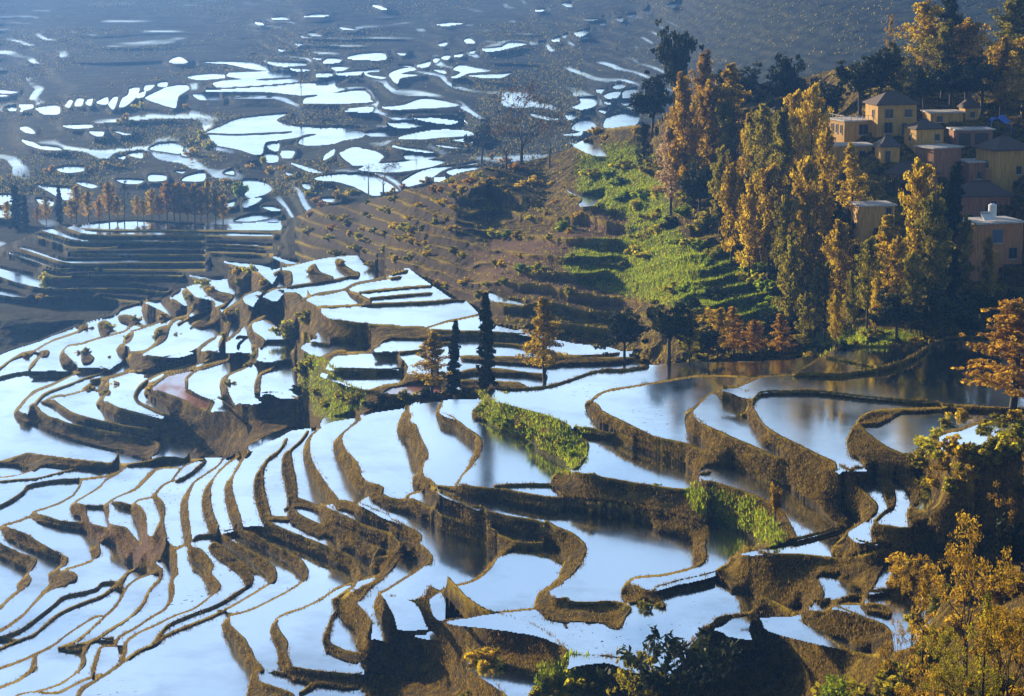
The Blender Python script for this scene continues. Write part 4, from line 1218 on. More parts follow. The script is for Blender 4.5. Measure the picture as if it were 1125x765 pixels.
        for k in range(4):
            a = k * 1.7 + rng.uniform(0, .6); rec(Vector((0, .05, h * (.2 + .03 * k))), (math.cos(a) * .55, math.sin(a) * .55, 1), h * .25, .14, 1)
        size = .2 if kind == 'bare' else .15
    elif kind == 'side':
        # wind-shaped crown in flat horizontal plates
        tp = [(.25 * math.sin(3 * t), .1 * t, h * t) for t in np.linspace(-.05, 1, 8)]; mb.tube(tp, [.3 * (1 - .85 * t) + .02 for t in np.linspace(0, 1, 8)], 6)
        for i in range(44):
            t = .16 + .84 * (i + rng.uniform(0, 1)) / 44; u = (t - .16) / .84; az = i * 2.4 + rng.uniform(-.4, .4)
            ln = (4.6 * (1 - u) ** .8 + .3) * rng.uniform(.6, 1.1); el = .12 + .3 * u
            p = limb(mb, rng, (.25 * math.sin(3 * t), .1 * t, h * t), (math.cos(az) * math.cos(el), math.sin(az) * math.cos(el), math.sin(el)), ln, .09 * (1 - .6 * u), .12, 4, 4)
            for q in p[1:]:
                put(q, .5 + .1 * ln, 26, .35)
                o = Vector((rng.normal() * .8, rng.normal() * .8, .1)); limb(mb, rng, q, o, .9, .025, .2, 2, 3); put(q + o, .42, 14, .4)
        size = .27
    elif kind == 'bigleaf':
        def rec(p, d, ln, r, depth):
            path = limb(mb, rng, p, d, ln, r, .12, 3, 5); dd = (path[-1] - path[-2]).normalized()
            if depth >= 2:
                for q in path[1:]: put(q, .4, 1 + int(rng.uniform(0, 2)) - 0, .9)
            if depth >= 4: put(path[-1], .3, 4, .9); return
            for k in range(3 if depth < 3 else 2):
                ax = Vector(rng.normal(size=3)).cross(dd).normalized(); an = rng.uniform(.35, .8)
                rec(path[-1] if k < 2 else path[2], (dd * math.cos(an) + ax * math.sin(an) + Vector((0, 0, .15))).normalized(), ln * rng.uniform(.65, .85), r * .6, depth + 1)
        h = 7.0
        for k in range(4): rec(Vector((0, 0, .3 * k - .3)), (math.cos(k * 1.6) * .5, math.sin(k * 1.6) * .5, 1), 2.1, .085, 1)
        size = .27; aspect = 1.9; up = .1
    elif kind == 'shrub':
        h = 2.2
        for i in range(9):
            az = i * 2.4; el = rng.uniform(.5, 1.4); ln = rng.uniform(.9, 1.9)
            p = limb(mb, rng, (0, 0, -.25), (math.cos(az) * math.cos(el), math.sin(az) * math.cos(el), math.sin(el)), ln, .04, .2, 3, 3)
            for q in p[1:]: put(q, rng.uniform(.3, .55), 40, .8)
        size = .26
    elif kind == 'palmlike':
        h = 3.2
        for i in range(11):
            az = i * 2.4; el = rng.uniform(.5, 1.3); ln = rng.uniform(1.6, 3.0); d = Vector((math.cos(az) * math.cos(el), math.sin(az) * math.cos(el), math.sin(el)))
            path = [Vector((0, 0, -.2)), Vector((0, 0, .2)) + d * ln * .5, d * ln + Vector((0, 0, -.25 * ln * .5))]
            mb.tube(path, [.05, .03, .01], 3)
            for t in np.linspace(.35, 1, 7): put(path[1].lerp(path[2], t), .18, 7, .6)
        size = .42; aspect = 2.4
    tm = mb.mesh('trunk', M_BARK if kind not in ('bare', 'tall') else M_PALEBARK if kind == 'bare' else M_BARK)
    if not C: return tm, None, h
    C = np.concatenate(C); T = np.concatenate(T)
    return tm, leaves_mesh('crown', C, size, M_LEAF[leaf], rng, aspect, up, T), h
PROTO = {}
def proto(kind, leaf, var, nleaf=1.0):
    k = (kind, leaf, var)
    if k not in PROTO:
        base = (kind, var)
        PROTO[k] = make_tree(kind, 100 + var * 31 + sum(map(ord, kind)), leaf, nleaf)
    return PROTO[k]
PART = {'fir': ('trunk', 'crown'), 'shrub': ('stem', 'foliage'), 'palmlike': ('stem', 'foliage')}
def plant(name, kind, leaf, px, py, top, label, cat_='tree', group=None, var=None, wide=1.0, rot=None, sink=.25, r_off=0, xyz=None, height=None):
    """stand a plant on the ground seen at photo pixel (px, py); it reaches up to row `top`"""
    p = xyz or ground_at(px, py)
    if r_off: p = p * 1.0; p.y += r_off
    if height is None:
        d = math.hypot(p.x, p.y); height = (py - top) * d / (F * .985)
    tm, cm, h = proto(kind, leaf, int(RNG.integers(0, 4)) if var is None else var)
    e = link(bpy.data.objects.new(name, None)); e.empty_display_size = .5
    e.location = (p.x, p.y, p.z - sink); s = height / h
    e.scale = (s * wide, s * wide, s); e.rotation_euler = (0, 0, RNG.uniform(0, 6.28) if rot is None else rot)
    tag(e, label, cat_, group)
    pn = PART.get(kind, ('trunk', 'crown'))
    for nm, me in zip(pn, (tm, cm)):
        if me is None: continue
        o = link(bpy.data.objects.new(nm, me)); o.parent = e
    return e
G1 = 'trees on the wooded slope below the village'; G2 = 'trees behind the village houses'; G3 = 'trees in a row along the far field edge'; G4 = 'trees on the near right slope'
TREES = [
 # name, kind, leaf, px, base, top, width, label, group
 ('broadleaf_tree', 'round', 'dark', 742, 128, 21, .62, 'tallest dark evergreen tree rising alone on the ridge crest', None),
 ('broadleaf_tree', 'round', 'dark', 716, 152, 76, .95, 'round dark evergreen leaning over the far ponds, left end of the ridge', None),
 ('broadleaf_tree', 'round', 'dark', 808, 140, 66, 1.2, 'wide dark evergreen peeking up behind the brightest golden tree', None),
 ('broadleaf_tree', 'round', 'dark', 862, 136, 52, .75, 'dark evergreen with pale lit top left of the village', None),
 ('broadleaf_tree', 'round', 'dark', 912, 142, 84, .8, 'dark green tree just left of the flat roofed ochre house', None),
 ('alder_tree', 'tall', 'rust', 770, 160, 65, .8, 'thin reddish tree beside the tallest dark evergreen', None),
 ('alder_tree', 'tall', 'rust', 752, 228, 96, 1.05, 'tall rust coloured tree at the left edge of the wooded slope', G1),
 ('alder_tree', 'tall', 'pale', 737, 238, 142, .8, 'pale cream leaved tree glowing in the sun at the wood edge', None),
 ('alder_tree', 'tall', 'rust', 778, 225, 98, .95, 'rust brown tree right of the left edge rust tree', G1),
 ('alder_tree', 'cone', 'golden', 807, 200, 76, .95, 'brightest golden domed tree standing above the wood', None),
 ('alder_tree', 'tall', 'olive', 797, 215, 112, .9, 'olive tree directly under the brightest golden tree', G1),
 ('alder_tree', 'tall', 'olive', 838, 236, 120, 1.0, 'olive tree below the tiny white hut', G1),
 ('alder_tree', 'tall', 'golden', 872, 215, 106, .9, 'golden tree with a dark forked trunk right of the white hut', G1),
 ('alder_tree', 'tall', 'golden', 889, 240, 100, .8, 'tall golden tree nearest the flat roofed ochre house', G1),
 ('alder_tree', 'tall', 'golden', 906, 262, 150, .8, 'golden tree left below the flat roofed ochre house', G1),
 ('alder_tree', 'tall', 'golden', 822, 318, 205, .9, 'golden tree left of the wood centre above the bright plots', G1),
 ('alder_tree', 'tall', 'olive', 862, 340, 222, .9, 'olive tree just right of the wood centre', G1),
 ('alder_tree', 'tall', 'golden', 905, 330, 205, .9, 'golden tree midway between the wood centre and the slab roof house', G1),
 ('alder_tree', 'tall', 'golden', 984, 352, 262, .9, 'golden tree low below the slab roof house', G1),
 ('alder_tree', 'tall', 'golden', 764, 218, 116, .8, 'amber tree between the two rust trees at the left wood edge', G1),
 ('alder_tree', 'tall', 'golden', 822, 222, 128, .8, 'amber tree right below the brightest golden tree', G1),
 ('alder_tree', 'tall', 'olive', 790, 258, 165, .8, 'olive tree above the green plots in the left wood', G1),
 ('alder_tree', 'tall', 'olive', 856, 260, 130, .9, 'dull olive tree in the middle of the upper wood', G1),
 ('alder_tree', 'tall', 'golden', 803, 300, 182, .95, 'golden tree with lit left side above the green plots', G1),
 ('alder_tree', 'tall', 'golden', 843, 322, 184, 1.0, 'golden brown tree at the centre of the wooded slope', G1),
 ('alder_tree', 'tall', 'golden', 884, 345, 182, .9, 'bright golden green tree with stepped crown in the wood centre', G1),
 ('alder_tree', 'cone', 'golden', 936, 255, 160, .78, 'golden tree on a bare dark stem in front of the village', None),
 ('alder_tree', 'tall', 'olive', 866, 372, 262, .95, 'olive tree low in the wood left of the dark trunk', G1),
 ('alder_tree', 'tall', 'olive', 894, 384, 290, .8, 'olive yellow tree low in the wood near the upper pond', G1),
 ('alder_tree', 'tall', 'golden', 922, 350, 244, 1.0, 'golden brown tree below the ochre wall slab roof house', G1),
 ('alder_tree', 'cone', 'golden', 972, 345, 234, .95, 'golden tree in front of the low ochre slab roof house', G1),
 ('alder_tree', 'tall', 'golden', 1008, 318, 180, .9, 'golden tree before the dark tiled roofs mid village', G1),
 ('alder_tree', 'tall', 'olive', 1022, 340, 215, .9, 'yellow olive tree left of the dark conifer in the village', G1),
 ('alder_tree', 'tall', 'olive', 1030, 352, 246, .9, 'olive tree below the yellow olive village tree', G1),
 ('fir_tree', 'fir', 'fir', 1042, 330, 180, .7, 'slender dark conifer amid the village beside the orange house', None),
 ('alder_tree', 'tall', 'olive', 1058, 335, 240, .8, 'olive tree against the orange house wall', G1),
 ('alder_tree', 'tall', 'olive', 952, 362, 262, .9, 'shaded olive tree at the dark foot of the wood', G1),
 ('alder_tree', 'tall', 'olive', 1000, 368, 280, .9, 'shaded olive tree near the upper pond bank', G1),
 ('alder_tree', 'tall', 'olive', 905, 376, 290, .9, 'olive green tree above the curved upper bund', G1),
 ('alder_tree', 'tall', 'olive', 935, 372, 300, .8, 'small olive tree above the curved upper bund', G1),
 ('alder_tree', 'tall', 'golden', 1084, 345, 262, .8, 'golden tree in front of the orange house wall', G1),
 ('alder_tree', 'tall', 'golden', 918, 386, 318, .8, 'golden tree by the curved upper bund', G1),
 ('alder_tree', 'tall', 'golden', 962, 372, 305, .8, 'golden tree at the shaded foot of the wood', G1),
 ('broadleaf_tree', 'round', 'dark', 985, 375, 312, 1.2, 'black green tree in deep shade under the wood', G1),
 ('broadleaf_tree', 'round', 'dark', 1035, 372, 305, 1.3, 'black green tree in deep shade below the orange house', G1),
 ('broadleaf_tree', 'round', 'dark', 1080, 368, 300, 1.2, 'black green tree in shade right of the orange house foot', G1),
 ('broadleaf_tree', 'round', 'dark', 768, 245, 170, .9, 'dark green tree in the gully beside the cream tree', G1),
 ('broadleaf_tree', 'round', 'dark', 870, 330, 250, .8, 'dark green tree in a gap of the central wood', G1),
 ('broadleaf_tree', 'round', 'dark', 925, 300, 215, .8, 'dark green tree behind the golden brown village edge tree', G1),
 ('broadleaf_tree', 'round', 'dark', 800, 262, 205, .9, 'dark green tree under the rust trees above the green plots', G1),
 ('alder_tree', 'cone', 'orange', 806, 396, 334, 1.1, 'orange tree on the pond edge left of its twin', None),
 ('alder_tree', 'cone', 'orange', 858, 395, 342, 1.15, 'orange tree on the pond edge right of its twin', None),
 ('alder_tree', 'tall', 'orange', 828, 394, 352, 1.2, 'low orange tree between the two pond edge orange trees', None),
 ('alder_tree', 'tall', 'golden', 788, 397, 338, 1.0, 'golden tree between the dark grove and the orange trees', None),
 ('alder_tree', 'tall', 'olive', 884, 390, 322, .7, 'thin olive tree right of the pond edge orange trees', None),
 ('broadleaf_tree', 'round', 'dark', 686, 400, 330, .95, 'dark round evergreen, left one of the pond side grove', None),
 ('broadleaf_tree', 'round', 'dark', 735, 403, 311, .98, 'largest dark evergreen of the pond side grove', None),
 ('broadleaf_tree', 'round', 'dark', 777, 398, 352, 1.0, 'small black green evergreen right of the pond side grove', None),
 ('alder_tree', 'tall', 'olive', 758, 399, 340, .9, 'olive tree squeezed between two dark grove evergreens', None),
 ('fir_tree', 'fir', 'fir', 535, 432, 321, .74, 'taller of the two dark firs among the middle ponds', None),
 ('fir_tree', 'fir', 'fir', 497, 438, 350, .74, 'shorter of the two dark firs among the middle ponds', None),
 ('larch_tree', 'cone', 'golden', 598, 424, 322, 1.05, 'golden cone shaped tree right of the two dark firs', None),
 ('larch_tree', 'cone', 'golden', 474, 440, 360, 1.15, 'yellow leaning tree left of the shorter dark fir', None),
 ('bare_tree', 'bare', 'twig', 573, 186, 80, .9, 'large bare tree standing against the far ponds', None),
 ('bare_tree', 'bare', 'twig', 604, 184, 118, .8, 'small bare tree right of the large bare tree', None),
 ('bare_tree', 'bare', 'twig', 556, 186, 120, 1.0, 'bushy bare tree at the foot of the large bare tree', None),
 ('bare_tree', 'bare', 'twig', 421, 213, 168, 1.0, 'reddish bare tree on the edge of a far pond', None),
 ('broadleaf_tree', 'round', 'dark', 529, 181, 124, .85, 'small dark mushroom shaped tree left of the large bare tree', None),
 ('bare_tree', 'sparse', 'twig', 331, 108, 74, .5, 'lone thin tree standing in the far bright ponds', None),
 ('bare_tree', 'sparse', 'twig', 457, 152, 128, .3, 'thin pole like tree between the far ponds', None),
 ('alder_tree', 'tall', 'dark', 708, 190, 136, .7, 'dark slim tree below the ridge end evergreen', None),
 # behind the village
 ('broadleaf_tree', 'round', 'dark', 945, 128, 52, 1.1, 'dark green tree up behind the left corner of the ochre tower house', G2),
 ('broadleaf_tree', 'round', 'dark', 965, 120, 46, .9, 'second dark green tree behind the tower house roof', G2),
 ('alder_tree', 'sparse', 'rust', 974, 100, 18, .4, 'thin rust snag poking above the village trees', None),
 ('bare_tree', 'bare', 'olive', 1008, 112, 32, 1.15, 'dark spreading bare limbed tree right of the tower house roof', G2),
 ('alder_tree', 'tall', 'golden', 1016, 90, 8, 1.15, 'golden brown crown highest above the tower house', G2),
 ('alder_tree', 'tall', 'dark', 1041, 90, 4, .9, 'tall dark tree right of the highest golden brown crown', G2),
 ('alder_tree', 'tall', 'olive', 1034, 112, 30, 1.1, 'olive tree behind the small turret roof', G2),
 ('alder_tree', 'tall', 'rust', 1062, 112, 26, 1.1, 'rust brown tree behind the blue tarpaulin', G2),
 ('broadleaf_tree', 'round', 'dark', 1044, 120, 58, 1.2, 'dark tree low behind the turret roof', G2),
 ('broadleaf_tree', 'round', 'dark', 1078, 126, 56, 1.0, 'dark tree low behind the right tiled house', G2),
 ('alder_tree', 'tall', 'olive', 1108, 80, 0, 1.5, 'large grey green tree in the top right corner', G2),
 ('alder_tree', 'tall', 'rust', 1099, 132, 48, 1.0, 'rust tree behind the right tiled house', G2),
 ('alder_tree', 'tall', 'golden', 1124, 130, 44, 1.0, 'yellow tree cut by the right picture edge above the houses', G2),
 ('alder_tree', 'tall', 'olive', 985, 118, 55, 1.0, 'olive tree directly behind the tower house roof', G2),
 ('broadleaf_tree', 'round', 'dark', 1015, 124, 66, 1.0, 'dark tree low behind the tower house', G2),
 # near right slope
 ('larch_tree', 'side', 'orange', 1112, 453, 332, 1.45, 'rust orange tree with flat spreading boughs at the right edge', None),
 ('fir_tree', 'round', 'fir', 1106, 660, 536, .5, 'black green conifer on the near right slope', None),
 ('feathery_tree', 'feather', 'rust', 1060, 748, 538, .62, 'tall dry brown tree with a bare double trunk, near right', None),
 ('feathery_tree', 'feather', 'rust', 1002, 700, 590, .62, 'short dry brown tree left of the tall bare trunked tree', G4),
 ('alder_tree', 'sparse', 'rust', 1010, 790, 628, .5, 'thin straight bare stemmed tree at the bottom right', G4),
 ('alder_tree', 'feather', 'rust', 990, 775, 660, .55, 'dry brown tree left of the thin straight stem', G4),
 ('alder_tree', 'feather', 'rust', 1118, 620, 500, .6, 'rust tree at the right edge above the black conifer', G4),
 ('alder_tree', 'feather', 'olive', 1038, 800, 655, .6, 'olive tree under the tall bare trunked tree', G4),
 ('alder_tree', 'sparse', 'olive', 1078, 812, 640, .6, 'olive brown tree in the bottom right thicket', G4),
 ('alder_tree', 'feather', 'rust', 1105, 800, 625, .6, 'dry brown tree by the right edge of the thicket', G4),
 ('alder_tree', 'feather', 'rust', 1128, 790, 640, .65, 'rust brown tree in the bottom right corner', G4),
 ('alder_tree', 'feather', 'olive', 1060, 822, 690, .8, 'low olive tree at the bottom of the thicket', G4),
 ('alder_tree', 'feather', 'rust', 1020, 822, 705, .7, 'low dry brown tree at the bottom edge right', G4),
 ('young_tree', 'bigleaf', 'dark', 746, 800, 650, 1.0, 'young open branched tree at the bottom edge, over the ponds', None),
 ('young_tree', 'bigleaf', 'olive', 706, 800, 702, .8, 'lower sapling left of the taller young tree', None),
 ('young_tree', 'bigleaf', 'green', 925, 790, 726, .8, 'small sapling with shiny green leaves at the bottom edge', None),
 ('round_headed_tree', 'round', 'rust', 851, 586, 510, .32, 'small round headed brown tree on a thin stem by a bank', None),
]
for (nm, kind, leaf, px, base, top, wd, lab, grp) in TREES:
    plant(nm, kind, leaf, px, base, top, lab, 'tree', grp, wide=wd * ((.64 if kind == 'tall' and grp == G1 else 1)))
ROW = [(6, 'golden', 'tall', 246, 222), (20, 'fir', 'fir', 252, 205), (28, 'fir', 'fir', 250, 214), (42, 'orange', 'tall', 246, 224), (52, 'golden', 'tall', 246, 221), (65, 'fir', 'fir', 246, 202), (76, 'golden', 'tall', 245, 220),
 (86, 'golden', 'tall', 245, 208), (97, 'golden', 'tall', 244, 214), (108, 'orange', 'tall', 244, 222), (119, 'rust', 'tall', 243, 200), (129, 'golden', 'tall', 243, 219), (139, 'dark', 'sparse', 243, 200), (150, 'golden', 'tall', 242, 212),
 (159, 'golden', 'tall', 242, 218), (167, 'golden', 'tall', 242, 207), (174, 'orange', 'tall', 242, 213), (182, 'orange', 'tall', 242, 198), (190, 'rust', 'tall', 242, 205), (198, 'orange', 'tall', 243, 203), (206, 'rust', 'tall', 243, 208), (214, 'rust', 'tall', 244, 204), (222, 'orange', 'tall', 244, 210), (228, 'golden', 'tall', 245, 201), (238, 'rust', 'tall', 246, 211), (246, 'golden', 'tall', 246, 216)]
ROWLAB = {'golden': 'small golden autumn tree in the far field edge row', 'orange': 'small orange autumn tree in the far field edge row', 'rust': 'small rust brown autumn tree in the far field edge row', 'fir': 'small dark conifer at the left end of the far row', 'dark': 'thin dark bare tree in the far field edge row'}
for (px, leaf, kind, base, top) in ROW:
    plant('fir_tree' if kind == 'fir' else 'alder_tree', kind, leaf, px + RNG.uniform(-2, 2), base, top + RNG.uniform(-3, 5), ROWLAB[leaf], 'tree', {'fir': 'dark conifers at the far row end', 'golden': 'golden trees of the far row', 'orange': 'orange trees of the far row', 'rust': 'rust trees of the far row'}.get(leaf), wide=float(RNG.uniform(.7, 1.15)))
# ---- bushes
def bush(px, py, hpx, leaf, label, grp, kind='shrub', wide=1.2, name='shrub'):
    plant(name, kind, leaf, px, py, py - hpx, label, 'bush', grp, wide=wide)
LUSHB = [(690, 182, 10), (655, 190, 9), (668, 193, 9), (682, 199, 8), (712, 214, 10), (722, 216, 10), (705, 262, 9), (716, 256, 10), (727, 252, 9), (738, 247, 10), (752, 236, 9), (700, 277, 10), (712, 283, 11), (745, 266, 9), (760, 268, 10), (772, 270, 9), (790, 275, 10), (803, 277, 10), (811, 272, 12), (780, 290, 9), (795, 294, 10), (806, 294, 10), (742, 316, 10), (752, 315, 9), (765, 319, 8), (780, 322, 9), (818, 308, 12), (832, 300, 14), (838, 312, 14), (845, 322, 14), (850, 334, 12), (830, 332, 10), (842, 342, 11), (666, 291, 8), (676, 293, 8), (688, 292, 8), (640, 308, 7), (654, 309, 7), (573, 295, 8), (592, 293, 8), (666, 272, 9), (620, 250, 10), (556, 258, 8), (700, 226, 9), (688, 215, 9), (770, 250, 10), (822, 286, 10)]
for (x, y, h) in LUSHB:
    bush(x + RNG.uniform(-1, 1), y + 3, h * 1.5, 'green' if RNG.uniform() < .55 else 'yellow', 'bright green leafy bush on the terraced plots left of the wood', 'green bushes on the plots beside the wood', 'palmlike' if RNG.uniform() < .35 else 'shrub', 1.5, 'leafy_bush')
SCAT = [(210, 158), (222, 152), (231, 162), (214, 170), (290, 178), (298, 190), (311, 186), (318, 196), (326, 202), (338, 214), (347, 222), (352, 226), (342, 238), (276, 184), (388, 214), (372, 216), (432, 212), (442, 206), (470, 202), (478, 208), (486, 210), (500, 205), (508, 212), (520, 200), (530, 215), (541, 172), (555, 178), (566, 186), (552, 205), (540, 212), (560, 215), (572, 206), (585, 200), (596, 212), (604, 203), (480, 246), (466, 252), (452, 258), (460, 268), (500, 252), (444, 262), (430, 280), (452, 284), (470, 276), (510, 282), (424, 276), (436, 262), (602, 236), (610, 222), (628, 216), (594, 232), (626, 256), (668, 152), (656, 146), (700, 146), (380, 246), (400, 252), (366, 252), (250, 200), (100, 188), (118, 182), (130, 184), (56, 190), (46, 330), (205, 120), (155, 120), (140, 133)]
for (x, y) in SCAT:
    bush(x + RNG.uniform(-2, 2), y, RNG.uniform(6, 12), str(RNG.choice(['golden', 'yellow', 'golden', 'orange'])), 'small golden autumn bush on the bunds of the far terraces', 'golden bushes on the far terraces', 'shrub', 1.1)
bush(265, 214, 22, 'green', 'bright green slim bush beside the far orange trees', None, 'shrub', .7)
SPUR = [(50, 308, 12), (86, 390, 8), (30, 392, 7), (95, 362, 9), (120, 360, 9), (150, 352, 9), (180, 350, 9), (177, 368, 10), (172, 372, 9), (140, 372, 8), (95, 388, 9), (210, 328, 9), (232, 320, 9), (225, 312, 11), (262, 300, 10), (275, 304, 12), (262, 312, 10), (290, 312, 9), (342, 300, 9), (375, 292, 10), (250, 345, 9), (262, 350, 9), (246, 380, 8), (280, 392, 9), (276, 402, 9), (125, 425, 10), (115, 432, 8), (100, 428, 8), (165, 428, 9), (246, 440, 9), (252, 430, 9), (120, 395, 7), (195, 370, 8)]
for (x, y, h) in SPUR:
    bush(x, y, h, str(RNG.choice(['golden', 'yellow', 'olive'])), 'yellowish tuft of bush on the bunds of the left spur', 'bushes on the left spur bunds', 'shrub', 1.1)
bush(320, 372, 22, 'yellow', 'large lime yellow bush on the left spur above the red pond', None, 'shrub', 1.4)
bush(338, 352, 20, 'olive', 'olive bush behind the large lime yellow bush', None, 'shrub', 1.4)
bush(334, 412, 18, 'yellow', 'lime yellow bush at the left corner of the middle ponds', None, 'shrub', 1.1)
bush(344, 408, 16, 'yellow', 'second lime yellow bush right of the corner one', None, 'shrub', 1.2)
for (x, y) in [(330, 436), (352, 432), (362, 444), (378, 436), (392, 440), (340, 448), (408, 446), (420, 440), (432, 446), (520, 436), (556, 432), (470, 436), (448, 436)]:
    bush(x, y, RNG.uniform(9, 16), str(RNG.choice(['olive', 'dark', 'golden'])), 'dark scrub bush on the shaded bank below the middle ponds', 'scrub on the bank below the middle ponds', 'shrub', 1.5)
for (x, y) in [(526, 452), (534, 446), (545, 462), (560, 466), (575, 470), (590, 476), (603, 482), (616, 486), (625, 492), (632, 500), (538, 456), (552, 470), (568, 476), (584, 484)]:
    bush(x, y, RNG.uniform(7, 11), str(RNG.choice(['green', 'yellow', 'green', 'olive'])), 'bright green plant on the grassy bank in the middle', 'green plants on the grassy middle bank', 'shrub', 1.4)
for (x, y) in [(776, 545), (796, 552), (808, 558), (818, 562), (830, 566), (848, 578), (650, 523), (720, 533)]:
    bush(x, y, RNG.uniform(5, 9), str(RNG.choice(['green', 'olive', 'green'])), 'green weed clump on the long dark bank', 'green weeds on the long dark bank', 'shrub', 1.6)
NEAR = [(1010, 505), (1020, 515), (1032, 500), (1042, 512), (1052, 498), (1060, 520), (1072, 505), (1082, 518), (1092, 500), (1104, 512), (1116, 498), (1030, 530), (1046, 540), (1064, 545), (1085, 540), (1100, 535), (1040, 470), (1055, 462), (1100, 470), (1115, 462), (1120, 480), (1024, 488), (1018, 540), (1075, 480), (1090, 478)]
for (x, y) in NEAR:
    bush(x, y, RNG.uniform(13, 26), str(RNG.choice(['yellow', 'olive', 'golden', 'olive'])), 'sunlit yellow green bush on the near right slope', 'bushes on the near right slope', 'shrub', 1.35)
BOT = [(600, 752), (615, 745), (630, 750), (645, 760), (660, 748), (676, 756), (690, 745), (704, 730), (610, 768), (640, 772), (670, 775), (700, 770), (760, 740), (775, 762), (735, 772), (800, 772), (590, 770), (500, 758), (515, 766), (480, 764), (545, 735), (560, 742), (530, 728), (690, 655 + 20), (706, 672), (716, 668)]
_w = np.where((PXg > 335) & (PXg < 640) & (PYg > 186) & (PYg < 330), EDGE, 0).ravel() ** 2; _k = RNG.choice(len(_w), 78, p=_w / _w.sum(), replace=False)
for x, y in zip(PXg.ravel()[_k], PYg.ravel()[_k]):
    bush(x, y, RNG.uniform(5, 10), str(RNG.choice(['golden', 'yellow', 'olive'])), 'low golden tuft bush on the stepped dry slope left of the wood', 'tuft bushes on the stepped dry slope', 'shrub', 1.3)
for (x, y) in BOT[::2] + BOT[1:8:2]:
    bush(x, y, RNG.uniform(14, 30), str(RNG.choice(['golden', 'olive', 'yellow', 'olive'])), 'golden green bush along the bottom edge of the picture', 'bushes along the bottom edge', 'shrub', 1.3)
for (x, y) in [(960, 770), (985, 780), (1000, 760), (1040, 780), (1070, 770), (1100, 765), (1120, 775), (1020, 735), (1050, 700), (1085, 720), (1110, 700), (980, 745), (995, 640), (985, 655), (1075, 660), (1095, 690), (960, 790), (900, 800), (930, 775), (1115, 655), (1005, 690), (1035, 660)]:
    bush(x, y, RNG.uniform(26, 46), str(RNG.choice(['olive', 'olive', 'rust'])), 'golden brown thicket bush among the bottom right trees', 'thicket bushes at the bottom right', 'shrub', 1.2)
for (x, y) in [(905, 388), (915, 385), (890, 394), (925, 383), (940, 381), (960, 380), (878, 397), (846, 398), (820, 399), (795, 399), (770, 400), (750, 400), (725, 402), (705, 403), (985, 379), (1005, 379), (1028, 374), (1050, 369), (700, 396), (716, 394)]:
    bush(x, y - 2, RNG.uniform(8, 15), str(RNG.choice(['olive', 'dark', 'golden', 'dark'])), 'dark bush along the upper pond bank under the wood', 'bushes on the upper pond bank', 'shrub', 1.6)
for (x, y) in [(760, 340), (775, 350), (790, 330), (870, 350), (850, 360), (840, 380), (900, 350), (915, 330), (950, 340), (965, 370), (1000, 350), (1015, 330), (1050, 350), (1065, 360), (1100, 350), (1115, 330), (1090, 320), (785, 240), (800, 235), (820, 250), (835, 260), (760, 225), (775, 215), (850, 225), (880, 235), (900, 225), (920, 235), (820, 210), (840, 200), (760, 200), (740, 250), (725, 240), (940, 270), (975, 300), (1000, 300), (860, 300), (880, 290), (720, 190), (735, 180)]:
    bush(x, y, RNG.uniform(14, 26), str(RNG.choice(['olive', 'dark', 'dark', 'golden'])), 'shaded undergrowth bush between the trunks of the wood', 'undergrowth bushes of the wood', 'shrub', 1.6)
# ---- dry grass on every bank: nobody could count it
def tufts(name, n, weight, hmin, hmax, m, seed):
    rng = np.random.default_rng(seed)
    w = weight.ravel() / weight.sum(); ii = rng.choice(len(w), n, p=w); jy, jx = np.unravel_index(ii, (GH, GW))
    fx = rng.uniform(-.5, .5, n); px = PXg[jy, jx] + fx; py = PYg[jy, jx] + rng.uniform(-.5, .5, n); z = Z[jy, jx] - .06
    X = GXp[jy, jx] * (1 + 0 * fx) + fx * MPP[jy, jx]; Y = GYp[jy, jx]
    V = []; Fq = []; ht = rng.uniform(hmin, hmax, n)
    B = 4
    Vs = np.zeros((n, B, 3, 3))
    for b in range(B):
        a = rng.uniform(0, 6.28, n); l = rng.uniform(.15, .55, n) * ht; wd = rng.uniform(.10, .2, n) * ht
        ca, sa = np.cos(a), np.sin(a); ox = rng.normal(size=n) * .18; oy = rng.normal(size=n) * .18
        Vs[:, b, 0] = np.stack([X + ox - sa * wd, Y + oy + ca * wd, z], -1); Vs[:, b, 1] = np.stack([X + ox + sa * wd, Y + oy - ca * wd, z], -1)
        Vs[:, b, 2] = np.stack([X + ox + ca * l, Y + oy + sa * l, z + ht * rng.uniform(.6, 1.1, n)], -1)
    me = mesh_np(name, Vs.reshape(-1, 3), np.arange(n * B * 3).reshape(-1, 3)); me.polygons.foreach_set('use_smooth', np.zeros(n * B, bool))
    attr(me, 'tint', np.repeat(rng.uniform(0, 1, n * B), 3)); me.materials.append(m)
    tag(link(bpy.data.objects.new(name, me)), kind='stuff')
landw = (S > .6) & (PXg > -40) & (PXg < 1165) & (PYg < 800)
tufts('bank_grass', 100000, np.where(landw & (LAY == 3), np.clip(fbm(WX / 3, WY / 4, 44, 3) + .45, .05, 1) * (MPP * 10), 0), .12, .36, M_LEAF['drygrass'], 5)
tufts('spur_grass', 14000, np.where(landw & (LAY == 2), 1.0, 0), .12, .35, M_LEAF['drygrass'], 6)
tufts('slope_weeds', 26000, np.where(landw & (LUSH > .2) & (LAY >= 1), np.where(LAY == 1, 2.0, 1.0) * LUSH, 0), .25, .6, M_LEAF['green'], 7)
tufts('hill_grass', 16000, np.where(landw & (LAY == 1) & (GYp < 560) & (RISER_SHADE < .3), .6, 0), .25, .6, M_LEAF['olive'], 8)
dl = np.where((LAY == 0) & (S > 1.2) & (PXg > -40) & (PXg < 1165) & (PYg > -40), np.clip(fbm(WX / 45, WY / 110, 71, 4) * 2.2 + .35, .03, 1) * (1 - WET), 0)
dl = dl * (PYg < 215) * np.where(PXg > 640, .12, 1)
